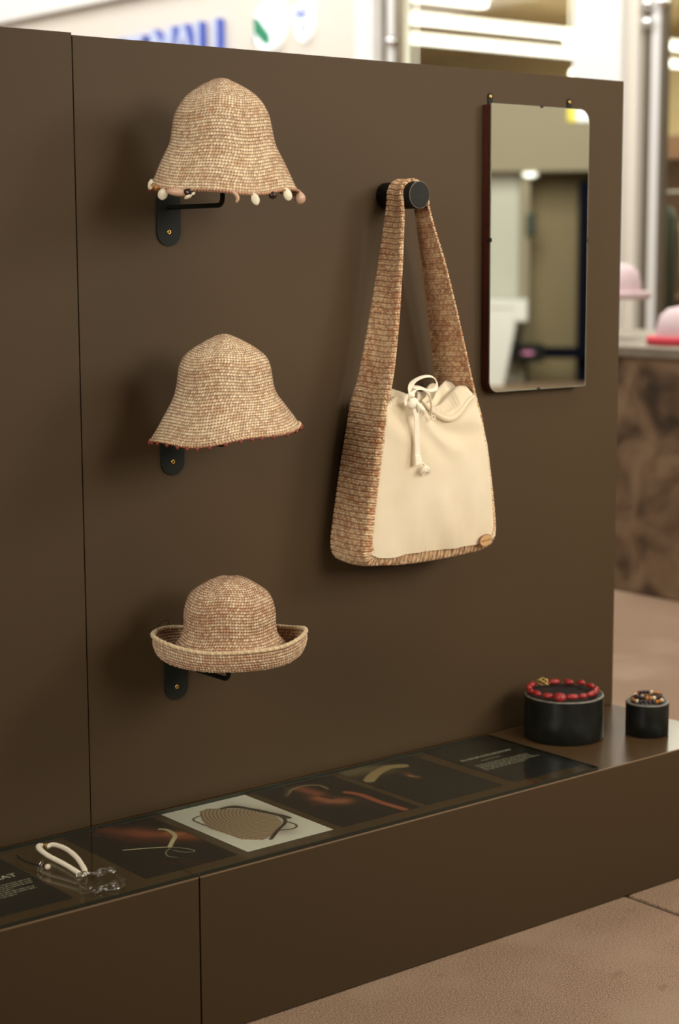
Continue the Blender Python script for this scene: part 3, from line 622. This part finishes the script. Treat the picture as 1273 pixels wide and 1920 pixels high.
# leather tag
bm = bmesh.new(); extr(bm, [(.0215 * math.cos(a_), .0125 * math.sin(a_)) for a_ in np.linspace(0, 2 * math.pi, 37)[:-1]], lambda a_, b_, d: (a_, -d, b_), 0, .0018)
tg = bmobj('leather_tag', bm, M_leather, bag, label='small oval tan leather tag'); tg.location = fp(.925, .809, -.1545); tg.rotation_euler = (0, -.06, 0.16)
bm = bmesh.new(); tube(bm, [(.0215 * math.cos(a_), -.0009, .0125 * math.sin(a_)) for a_ in np.linspace(0, 2 * math.pi, 41)[:-1]], .0010, 6, closed=True); bmobj('tag_edge', bm, M_leather_edge, tg, True)
me = textmesh('EARTH AGE', .0052, .0002, .0002); xs = [v_.co.x for v_ in me.vertices]; cxm = (max(xs) + min(xs)) / 2; kk = .034 / (max(xs) - min(xs))
for v_ in me.vertices: v_.co = Vector(((v_.co.x - cxm) * kk, v_.co.y - .0018, v_.co.z))
me.materials.clear(); me.materials.append(M_ink); o = link('tag_lettering', me, None, tg); o.rotation_euler = (math.pi / 2, 0, 0); o.location = (0, -.0019, 0)

# ------------------------------------------------------------------ mirror
mir = thing('wall_mirror', 'tall mirror with two rounded corners on a red-brown backing board', 'mirror', (1.21, 0, 1.443))
def rrect(x0, x1, z0, z1, rs, n=10):
    out = []
    for (cx_, cz_, a0_, r) in ((x1, z1, 0, rs[0]), (x0, z1, 90, rs[1]), (x0, z0, 180, rs[2]), (x1, z0, 270, rs[3])):
        sx_ = -1 if cx_ == x1 else 1; sz_ = -1 if cz_ == z1 else 1
        for k in range(n): a_ = math.radians(a0_ + 90 * k / (n - 1)); out.append((cx_ + sx_ * r + r * math.cos(a_), cz_ + sz_ * r + r * math.sin(a_)))
    return out
mx0, mx1, mz0, mz1 = 1.053 - 1.21, 1.369 - 1.21, 1.120 - 1.443, 1.764 - 1.443
rs = (.030, .002, .026, .003)
f3 = lambda a_, b_, d: (a_, -d, b_)
bm = bmesh.new(); extr(bm, rrect(mx0 + .0015, mx1 - .0015, mz0 + .0015, mz1 - .0015, rs), f3, .001, .0262); bmobj('backing_board', bm, M_wood, mir)
bm = bmesh.new(); extr(bm, rrect(mx0, mx1, mz0, mz1, rs), f3, .0263, .0292); bmobj('glass_rim', bm, M_bevel, mir)
bm = bmesh.new(); A = [bm.verts.new((a_, -.0294, b_)) for a_, b_ in rrect(mx0 + .0014, mx1 - .0014, mz0 + .0014, mz1 - .0014, rs)]; bm.faces.new(A); bmobj('mirror_glass', bm, M_mirror, mir)
for (x, z, a_) in (((mx0 + mx1) / 2 - .0, mz1, 0), ((mx0 + mx1) / 2, mz0, math.pi), (mx0, .02, math.pi / 2), (mx1, .02, -math.pi / 2)):
    bm = bmesh.new(); box(bm, -.0045, .0045, -.0308, -.0264, -.0035, .0012, .0005); box(bm, -.003, .003, -.030, -.018, 0, .0015, .0004)
    o = bmobj('clip', bm, M_dark, mir, label='small dark metal clip'); o.location = (x, 0, z); o.rotation_euler = (0, -a_, 0)
for x in (mx0 + .022, mx1 - .040):
    bm = bmesh.new(); extr(bm, [(.007 * math.cos(a_), .018 + .007 * math.sin(a_)) for a_ in np.linspace(0, math.pi, 12)] + [(-.006, -.012), (.006, -.012)], f3, .0005, .003); o = bmobj('hanging_tab', bm, M_black, mir); o.location = (x, 0, mz1)
    bm = bmesh.new(); lathe(bm, [(0, .0004), (.0012, .0004), (.0016, .0014), (.0036, .0014), (.0042, 0)], 14); q = bmobj('screw', bm, M_brass, o, True, label='brass screw'); q.rotation_euler = (math.pi / 2, 0, 0); q.location = (0, -.003, .017)

# ------------------------------------------------------------------ drums and bracelets
def drum(name, label, x, y, r, h):
    t = thing(name, label, 'display block', (x, y, H), 0, 'black round display blocks')
    bm = bmesh.new(); lathe(bm, [(0, 0), (r - .003, 0), (r, .003), (r * 1.0, h * .5), (r, h - .003)], 64); o = bmobj('body', bm, M_drum, t, True)
    bm = bmesh.new(); lathe(bm, [(r, h - .003), (r - .0012, h - .0004), (r - .004, h)], 64); bmobj('rim', bm, M_drumrim, t, True)
    bm = bmesh.new(); lathe(bm, [(r - .004, h), (r * .6, h - .0008), (0, h - .001)], 64); bmobj('top', bm, M_drumtop, t)
    for f in o.data.polygons: f.use_smooth = abs(f.normal.z) < .6
    return t
drum('display_drum', 'large black round display block carrying the red bead bracelet', 1.206, -.131, .0925, .1035)
drum('display_drum', 'small black round display block carrying the dark bead bracelet', 1.373, -.240, .0505, .0790)
br = thing('bead_bracelet', 'coral red bead bracelet with gold wire clasp lying on the large black drum', 'bracelet', (1.202, -.128, H + .1035), 0, 'bead bracelets on the drums')
rnd = random.Random(11)
spec = [(0, 13), (22, 11), (44, 15), (68, 11), (92, 12), (118, 14), (168, 11), (190, 12), (213, 13), (236, 12), (258, 13), (280, 15), (302, 14), (322, 11), (341, 14)]
bead_me = {}
for dg, ln in spec:
    a_ = math.radians(dg - 60); R = .0785 + rnd.uniform(-.003, .003)
    key = (ln, dg == 280)
    if key not in bead_me:
        me = ball('bead', 1, (1, 1, 1), 16, .02, ln); rr_ = .0125 if dg == 280 else .0073
        for v_ in me.vertices: v_.co = Vector((v_.co.x * ln / 1000 * 1.05, v_.co.y * rr_ * 1.08, v_.co.z * (.0068 if dg != 280 else .0105)))
        me.materials.append(M_red); bead_me[key] = me
    o = link('bead', bead_me[key], None, br); o.location = (R * math.cos(a_), R * math.sin(a_), .0088 + rnd.uniform(0, .0025)); o.rotation_euler = (rnd.uniform(-.1, .1), rnd.uniform(-.1, .1), a_ + math.pi / 2 + rnd.uniform(-.15, .15))
bm = bmesh.new(); tube(bm, [(.0745 * math.cos(t), .0745 * math.sin(t), .0075) for t in np.linspace(0, 2 * math.pi, 49)[:-1]], .0011, 6, closed=True); bmobj('cord', bm, M_redbr, br, True)
bm = bmesh.new()
for k in range(5):
    a_ = math.radians(133 - 60 + k * 6); c0 = V(.0745 * math.cos(a_), .0745 * math.sin(a_), .010 + .004 * (k % 2)); tube(bm, [c0 + V(.007 * math.cos(t + k), .005 * math.sin(t), .006 * math.sin(t + k * .7)) for t in np.linspace(0, 2 * math.pi, 17)[:-1]], .0011, 6, closed=True)
bmobj('clasp', bm, M_gold, br, True)
b2 = thing('bead_bracelet', 'small dark brown and amber bead bracelet coiled on the small black drum', 'bracelet', (1.373, -.240, H + .0790), 0, 'bead bracelets on the drums')
sm_ = []
for m_ in (M_dkbead, M_amber, M_ivory): me = ball('bead', .0052, (1, .9, .95), 10); me.materials.append(m_); sm_.append(me)
for lay in range(2):
    nB = 22
    for k in range(nB):
        a_ = 2 * math.pi * (k + .5 * lay) / nB; R = .0355 - .005 * lay; o = link('bead', sm_[(0, 0, 1, 0, 0, 2, 1)[(k * 3 + lay * 2) % 7]], None, b2); o.location = (R * math.cos(a_), R * math.sin(a_) * .95, .0051 + .0085 * lay); o.rotation_euler = (0, 0, a_)

# ------------------------------------------------------------------ keychain of white cord and clear resin
kc = thing('keychain', 'white braided cord loop with pearl bead and clear resin ring lying on glass', 'keychain', (-.165, -.2, GZ1))
KO = V(-.165, -.2, 0)
def braid(pts, rad, name, m, parent):
    P0 = smoothpts([Vector(q) - KO for q in pts], 22); 
    bm = bmesh.new(); Lc = 0
    for ply in range(3):
        pp = []
        Lc = 0
        for i, q in enumerate(P0):
            if i: Lc += (q - P0[i - 1]).length
            t = (P0[min(i + 1, len(P0) - 1)] - P0[max(i - 1, 0)]).normalized(); sd = t.cross(V(0, 0, 1)).normalized(); up_ = sd.cross(t)
            f = Lc / .0075 * math.pi + ply * 2 * math.pi / 3
            pp.append(q + sd * math.cos(f) * rad * .66 + up_ * math.sin(f) * rad * .5)
        tube(bm, pp, rad * .5, 8)
    return bmobj(name, bm, m, parent, True)
zc = lambda z: z
braid([(-.181, -.263, .008), (-.183, -.213, .013), (-.188, -.162, .017), (-.185, -.125, .019), (-.176, -.104, .018), (-.167, -.098, .016)], .0046, 'braided_cord', M_cord, kc)
braid([(-.154, -.096, .010), (-.143, -.102, .013), (-.140, -.14, .015), (-.146, -.19, .013), (-.160, -.24, .008), (-.172, -.263, .007)], .0046, 'braided_cord', M_cord, kc)
bm = bmesh.new()
for k in range(3): tube(bm, [V(-.160 + k * .003, -.094, .012) - KO + V(.004 * math.cos(t), .002 * k * math.cos(t), .004 * math.sin(t)) for t in np.linspace(0, 6.28, 13)[:-1]], .0009, 6, closed=True)
bmobj('jump_ring', bm, M_gold, kc, True)
me = ball('pearl', .0056, (1, 1, .95), 14); o = link('pearl', me, M_ivory, kc, label='round white bead'); o.location = V(-.203, -.184, .0056) - KO
bm = bmesh.new(); tube(bm, [V(-.205, -.162, .005) - KO + V(.0035 * math.cos(t), .002 * math.cos(t), .0042 * math.sin(t)) for t in np.linspace(0, 6.28, 13)[:-1]], .0012, 6, closed=True); bmobj('metal_ring', bm, M_chrome, kc, True)
bm = bmesh.new(); tube(bm, smoothpts([V(*q, .0018) - KO for q in ((-.203, -.176), (-.202, -.156), (-.209, -.147), (-.214, -.127), (-.214, -.103), (-.21, -.079))], 5), .0011, 6); bmobj('black_thread', bm, M_black, kc, True)
rp = [(-.189, -.268), (-.175, -.272), (-.155, -.274), (-.135, -.271), (-.125, -.276), (-.131, -.301), (-.134, -.328), (-.148, -.346), (-.161, -.349), (-.176, -.344), (-.197, -.341), (-.203, -.322), (-.2, -.295)]
pts = smoothpts([V(x, y, .0075 + .004 * math.sin(i * 1.7)) - KO for i, (x, y) in enumerate(rp)], 6, closed=True)
bm = bmesh.new(); tube(bm, pts, [.0038 + .0014 * math.sin(i * .55) for i in range(len(pts))], 12, closed=True); bmobj('resin_ring', bm, M_resin, kc, True)
bm = bmesh.new(); tube(bm, smoothpts([V(x, y, z) - KO for x, y, z in ((-.198, -.300, .005), (-.190, -.335, .005), (-.170, -.356, .005), (-.145, -.352, .005), (-.134, -.335, .009))], 6), .0028, 10); bmobj('resin_strand', bm, M_resin, kc, True)
bm = bmesh.new(); tube(bm, smoothpts([V(x, y, z) - KO for x, y, z in ((-.150, -.274, .011), (-.140, -.290, .015), (-.132, -.300, .012), (-.128, -.283, .014))], 6), .0035, 10); bmobj('resin_strand', bm, M_resin, kc, True)

# ------------------------------------------------------------------ stone counter and pink hats
ct = thing('stone_counter', 'mottled brown stone display counter beyond the right edge of the display wall', 'counter', (4.55, .4, 0))
bm = bmesh.new(); box(bm, -.65, .65, -2.0, 3.2, 0, 1.0, .006); bmobj('counter_body', bm, M_stone, ct)
bm = bmesh.new(); box(bm, -.66, .66, -2.02, 3.22, 1.0, 1.045, .006); bmobj('countertop', bm, mat('counter_top', lin(150, 140, 124), .5, noise=(8, .5, lin(120, 108, 92))), ct)
def felt_hat(label, loc, r, h, crown_m, brim_m):
    t = thing('felt_hat', label, 'hat', loc, 0, 'pink hats on the stone counter')
    bm = bmesh.new(); lathe(bm, [(r * .98, .012), (r, .03), (r * .97, h * .45), (r * .85, h * .75), (r * .55, h * .93), (0, h)], 40); bmobj('crown', bm, crown_m, t, True)
    bm = bmesh.new(); lathe(bm, [(r * .98, .012), (r * 1.05, .006), (r * 1.32, .0), (r * 1.34, .03), (r * 1.28, .035), (r * 1.0, .034)], 40); bmobj('brim', bm, brim_m, t, True)
felt_hat('pale pink hat with hot pink brim lying on the stone counter', (4.17, 2.035, 1.045), .115, .165, M_pink, M_hot)
t = thing('hat_stand', 'white hat stand on the stone counter behind the display wall edge', 'stand', (4.35, 2.585, 1.045))
bm = bmesh.new(); lathe(bm, [(0, 0), (.07, 0), (.07, .008), (.012, .014), (.010, .20), (.03, .26), (.03, .28), (0, .29)], 24); bmobj('pole', bm, M_white, t, True)
felt_hat('pale pink hat raised on a stand at the display wall edge', (4.35, 2.585, 1.225), .118, .165, M_pink, M_pink)

# ------------------------------------------------------------------ shop wall (plane x = SXP), signs, shopfront
SXP = 6.0
def wbox(name, y0, y1, z0, z1, d=.3, m=M_white, off=0, parent=None): return boxo(name, SXP + off, SXP + off + d, y0, y1, z0, z1, m, parent)
struct(wbox('wall_right', 6.405, 16, 0, 3.39, m=M_white2)); struct(wbox('trim_1', 6.3, 16, 3.40, 4.4, .3, M_white, -.10))
struct(wbox('trim_2', 6.22, 6.40, 0, 3.395, .34, M_white, -.03))
struct(wbox('trim_3', 4.035, 4.40, 0, 3.395, .34, M_white, -.05)); struct(wbox('trim_4', 3.95, 4.03, 0, 3.395, .2, M_white2, 0.0))
struct(wbox('trim_5', -4, 3.74, 3.3, 4.4, .2, M_white2, 0.02)); struct(wbox('trim_6', 3.745, 6.215, 3.3, 3.395, .2, M_white2, 0.02))
# framed glazing
def glazing(n, y0, y1, mulls):
    wdw = struct(boxo('window_%d' % n, SXP + .10, SXP + .108, y0, y1, 0.1, 3.29, M_shopglass))
    for a_, b_, m_ in mulls: boxo('window_frame', SXP + .05, SXP + .10, a_, b_, .1, 3.29, m_, wdw)
    boxo('window_frame', SXP + .04, SXP + .15, y0, y1, 0.0, .099, M_metal, wdw)
glazing(1, 4.405, 6.215, [(6.17, 6.21, M_metal), (6.095, 6.165, M_alu), (6.05, 6.09, M_metal)])
glazing(2, -1.5, 3.945, [(3.90, 3.94, M_metal), (3.83, 3.895, M_alu), (3.80, 3.828, M_metal), (2.2, 2.24, M_metal)])
for (y, z, lb_) in ((6.10, 2.80, 'chrome fitting on the shopfront frame left of the wide glass'), (3.905, 2.80, 'upper of two stacked chrome fittings beside the right white column'), (3.905, 2.70, 'lower of two stacked chrome fittings beside the right white column'), (3.80, 2.80, 'single chrome fitting on the rightmost shopfront frame strip')):
    t = thing('spotlight', lb_, 'fitting', (SXP + .03, y, z), 0, 'chrome fittings on the shopfront frames')
    me = ball('housing', .035, (1, 1, 1), 12); link('housing', me, M_chrome, t); bm = bmesh.new(); lathe(bm, [(0, 0), (.012, 0), (.012, .03), (0, .03)], 12); o = bmobj('stem', bm, M_alu, t, True); o.rotation_euler = (0, math.pi / 2, 0)
# shop interior
struct(boxo('wall_shop_back', 12.4, 12.5, -4, 15, 0, 3.9, M_shopin)); struct(boxo('ceiling', SXP + .3, 12.4, -4, 15, 3.62, 3.7, M_shopin))
for (y, x0, x1, z), lb_ in zip(((8.55, 6.4, 11.9, 3.2), (7.52, 6.5, 11.5, 3.19), (6.75, 6.5, 7.5, 3.22), (3.2, 6.6, 12, 3.1), (4.4, 6.6, 12, 3.2)), ('lowest long white strip light seen through the wide shop glass', 'second long white strip light up, through the wide shop glass', 'short topmost strip light at the left of the wide shop glass', 'lower strip light in the narrow glass at the right edge', 'upper strip light in the narrow glass at the right edge')):
    t = thing('ceiling_light', lb_, 'light', ((x0 + x1) / 2, y, z), 0, 'strip lights inside the shop'); hl = (x1 - x0) / 2
    bm = bmesh.new(); box(bm, -hl, hl, -.05, .05, .02, .05); bmobj('housing', bm, M_white, t); bm = bmesh.new(); box(bm, -hl + .02, hl - .02, -.045, .045, -.03, .018, .01); bmobj('diffuser', bm, M_lamp, t)
    for s_ in (-.8, .8): bm = bmesh.new(); tube(bm, [(hl * s_, 0, .05), (hl * s_, 0, 3.62 - z)], .004, 6); bmobj('hanger', bm, M_alu, t)
for (x, y, z), lb_ in zip(((9.0, 7.35, 3.12), (8.2, 8.3, 2.86), (7.6, 7.7, 2.80), (8.6, 6.9, 2.80)), ('warm round lamp level with the strip lights inside the shop', 'warm round lamp low in the glass, farthest into the shop', 'warm round lamp low in the glass, nearest its left frame', 'warm round lamp low in the glass, nearest the white column')):
    t = thing('pendant_lamp', lb_, 'lamp', (x, y, z), 0, 'warm lamps inside the shop')
    link('bulb', ball('bulb', .05, (1, 1, 1), 12), M_spot, t); bm = bmesh.new(); tube(bm, [(0, 0, .048), (0, 0, 3.62 - z)], .006, 6); bmobj('stem', bm, M_alu, t)
# clothes rail with garments behind the right glazing
rk = thing('clothes_rail', 'clothes rail inside the shop behind the pink hats', 'rail', (7.0, 3.6, 0))
bm = bmesh.new(); tube(bm, [(0, -1.3, 0), (0, -1.3, 1.80), (0, 1.5, 1.80), (0, 1.5, 0)], .015, 8); bmobj('rail_frame', bm, M_metal, rk, True)
def garment(label, y, m, wd, z0, z1, x=7.0):
    t = thing('garment', label, 'garment', (x, y, 0), 0, 'clothes on the shop rail'); bm = bmesh.new()
    ol = [(-wd * .25, z1), (wd * .25, z1), (wd * .5, z1 - .09), (wd * .42, z1 - .2), (wd * .45, z0 + .03), (wd * .3, z0), (0, z0 + .02), (-wd * .3, z0), (-wd * .45, z0 + .03), (-wd * .42, z1 - .2), (-wd * .5, z1 - .09)]
    extr(bm, ol, lambda a_, b_, d: (d, a_, b_), -.04, .04); bmesh.ops.bevel(bm, geom=list(bm.edges), offset=.012, segments=2, affect='EDGES'); bmobj('cloth', bm, m, t, True)
    bm = bmesh.new(); tube(bm, smoothpts([(0, 0, z1 - .02), (0, 0, z1 + .03), (0, .02, 1.80), (0, -.01, 1.818)], 4), .003, 6); bmobj('hanger_hook', bm, M_chrome, t, True)
garment('cream garment hanging behind the pink and hot pink hat', 4.24, M_yel, .40, 1.24, 1.70, 7.0)
garment('dark green garment on the shop rail beside the cream garment', 4.60, mat('dark_green_cloth', lin(52, 56, 40), .8), .2, .95, 1.72)
garment('brown garment on the shop rail right of the cream garment', 3.84, M_shopin2, .30, .9, 1.72)
garment('brick red garment on the shop rail, mostly hidden by the column', 4.80, mat('brick_cloth', lin(120, 46, 38), .8), .12, 1.1, 1.74)
sh = thing('shop_shelf', 'brown wooden shelving unit at the back of the shop', 'shelving', (8.6, 4.5, 0))
for k in range(5): bm = bmesh.new(); box(bm, -.2, .2, -2.2, 2.2, .1 + k * .5, .13 + k * .5); bmobj('shelf', bm, M_shopin2, sh)
for y in (-2.2, 0, 2.2): bm = bmesh.new(); box(bm, -.2, .2, y - .015, y + .015, 0, 2.3); bmobj('upright', bm, M_shopin2, sh)
bm = bmesh.new(); box(bm, .2, .22, -2.2, 2.2, 0, 2.3); bmobj('back_board', bm, M_shopin2, sh)

# signs
def letter(ch, yc, zb, size, label, m=M_blue):
    me = textmesh(ch, size, .035, .008); xs = [v_.co.x for v_ in me.vertices]; c0 = (max(xs) + min(xs)) / 2
    for v_ in me.vertices: v_.co.x -= c0
    me.materials.clear(); me.materials.append(m); me.materials.append(M_palesign)
    for f in me.polygons: f.material_index = 1 if f.normal.z > .9 else 0
    o = link('sign_letter', me); o.rotation_euler = (math.pi / 2, 0, -math.pi / 2); o.location = (SXP - .037, yc, zb); tag(o, label, 'sign', 'letters on the white wall'); return o
for ch, yc, nm in (('S', 9.25, 'S'), ('T', 9.03, 'T'), ('M', 8.64, 'M'), ('A', 8.355, 'A'), ('L', 8.10, 'first L'), ('L', 7.875, 'L nearest the round sign')):
    letter(ch, yc, 2.80, .46 if ch not in 'ST' else .425, 'blue raised letter %s on the white wall' % nm)
ns_ = thing('round_sign', 'round white lit sign with green diagonal mark on the white wall', 'sign', (SXP, 7.335, 3.005))
bm = bmesh.new(); lathe(bm, [(0, 0), (.165, 0), (.165, .05), (.155, .06), (0, .06)], 40); o = bmobj('disc', bm, M_whsign, ns_); o.rotation_euler = (0, -math.pi / 2, 0)
def syz(bm, ol, d0, d1): extr(bm, ol, lambda a_, b_, d: (-d, -a_, b_), d0, d1)
bm = bmesh.new(); syz(bm, [(-.14, .07), (-.10, .07), (.045, -.06), (.045, -.125), (-.02, -.115), (-.14, -.03)], .061, .066); bmobj('green_mark', bm, M_green, ns_)
bm = bmesh.new(); syz(bm, [(-.01, .06), (.035, .06), (.035, .10), (-.01, .10)], .061, .066); bmobj('grey_mark', bm, M_grey, ns_)
bm = bmesh.new(); syz(bm, [(-.15, -.11), (-.13, -.11), (-.13, -.05), (-.15, -.05)], .061, .064); bmobj('grey_mark', bm, M_grey, ns_)
cs = thing('crest_sign', 'small white lit sign with blue shield crest right of the round sign', 'sign', (SXP, 6.945, 3.0))
bm = bmesh.new(); syz(bm, [(-.085, .10), (0, .125), (.085, .10), (.085, -.04), (.05, -.10), (0, -.135), (-.05, -.10), (-.085, -.04)], 0, .05); bmobj('shield', bm, M_whsign, cs)
bm = bmesh.new(); syz(bm, [(-.035, .03), (.035, .03), (.04, .06), (0, .075), (-.04, .06)], .051, .056); bmobj('blue_mark', bm, M_blue, cs)
bm = bmesh.new(); tube(bm, [(-.053, -a_, b_) for a_, b_ in [(-.06, .09), (.06, .09), (.065, -.03), (.035, -.08), (0, -.1), (-.035, -.08), (-.065, -.03)]], .006, 6, closed=True); bmobj('blue_outline', bm, M_blue, cs)
bm = bmesh.new(); syz(bm, [(-.02, -.06), (.02, -.06), (.02, .01), (-.02, .01)], .051, .054); bmobj('blue_mark', bm, mat('pale_blue', lin(150, 170, 225), .5), cs)

# ------------------------------------------------------------------ far side of the mall, seen in the mirror
FO = V(12.36, -11.22, 0); ex = V(.7, .714, 0); ey = V(.714, -.7, 0)   # ex: rightwards in the mirror, ey: away
FM = Matrix((ex, ey, V(0, 0, 1))).transposed().to_4x4(); FM.translation = FO
def far(name, u0, u1, d0, d1, z0, z1, m, bev=0):
    o = boxo(name, u0, u1, d0, d1, z0, z1, m, None, bev); o.matrix_world = FM.copy(); return o
struct(far('wall_far', -3.4, 4.2, .6, .8, 0, 3.35, M_olive)); struct(far('trim_7', -3.4, 4.2, -.15, .59, 2.31, 3.35, M_beige))
struct(far('wall_far_left', -3.4, -.09, .2, .59, 0, 2.30, mat('grey_green_wall', lin(200, 198, 184), .6))); struct(far('trim_8', -.085, .02, .1, .59, 0, 2.30, M_beige))
struct(far('trim_9', .56, .80, 0.1, .59, 0, 2.20, M_navy))
dl = thing('downlight', 'round downlight in the far soffit, reflected in the mirror', 'light'); dl.matrix_world = FM @ Matrix.Translation((0.02, -.02, 2.306))
bm = bmesh.new(); lathe(bm, [(.08, 0), (.08, -.02), (.06, -.05), (0, -.06)], 24); bmobj('lens', bm, M_lamp, dl, True); bm = bmesh.new(); lathe(bm, [(.081, 0.0), (.10, -.004), (.10, -.012), (.081, -.014)], 24); bmobj('trim_ring', bm, M_white, dl, True)
kt = thing('white_counter', 'white reception counter with sloping end, reflected in the mirror', 'counter'); kt.matrix_world = FM @ Matrix.Translation((-.5, -.1, 0))
bm = bmesh.new(); extr(bm, [(-1.6, .84), (.42, .84), (.26, 0), (-1.6, 0)], lambda a_, b_, d: (a_, d, b_), -.35, .25); bmobj('counter_body', bm, M_white, kt)
bm = bmesh.new(); box(bm, -1.62, .51, -.37, .27, .841, .93, .01); box(bm, .36, .51, -.37, .27, .70, .845, .005); bmobj('countertop', bm, M_white, kt)
bd = thing('dark_bollard_rail', 'low navy barrier band with a pink glowing screen, reflected in the mirror', 'barrier'); bd.matrix_world = FM @ Matrix.Translation((.2, -.05, 0))
bm = bmesh.new(); box(bm, .0, 2.2, -.02, .05, .28, .40, .01); bmobj('band', bm, M_navy, bd)
bm = bmesh.new(); box(bm, -.36, .0, -.06, .05, .24, .44, .03); bmobj('screen_housing', bm, M_black, bd); bm = bmesh.new(); box(bm, -.24, -.12, -.066, -.061, .325, .355); bmobj('screen', bm, M_magenta, bd)
for x in (-.2, 1.0, 2.0): bm = bmesh.new(); box(bm, x - .02, x + .02, 0.0, .04, 0, .28); bmobj('leg', bm, M_black, bd)
sg = thing('hanging_sign', 'yellow and white sign board high up, reflected in the top of the mirror', 'sign'); sg.matrix_world = FM @ Matrix.Translation((.42, -.2, 0))
bm = bmesh.new(); box(bm, 0, .09, 0, .04, 2.83, 3.0); bmobj('yellow_board', bm, M_yellow, sg); bm = bmesh.new(); box(bm, .091, .5, 0, .04, 2.83, 3.0); bmobj('white_board', bm, M_whsign, sg); bm = bmesh.new(); box(bm, .2, .24, -.004, -.001, 2.88, 2.97); bmobj('blue_mark', bm, M_blue, sg)
ph = thing('wall_phone', 'dark green wall unit on the far wall, reflected in the mirror', 'wall unit'); ph.matrix_world = FM @ Matrix.Translation((.03, -.0, 1.62))
bm = bmesh.new(); box(bm, -.04, .06, 0, .095, 0, .24, .02); bmobj('housing', bm, mat('dark_green', lin(36, 48, 36), .5), ph)
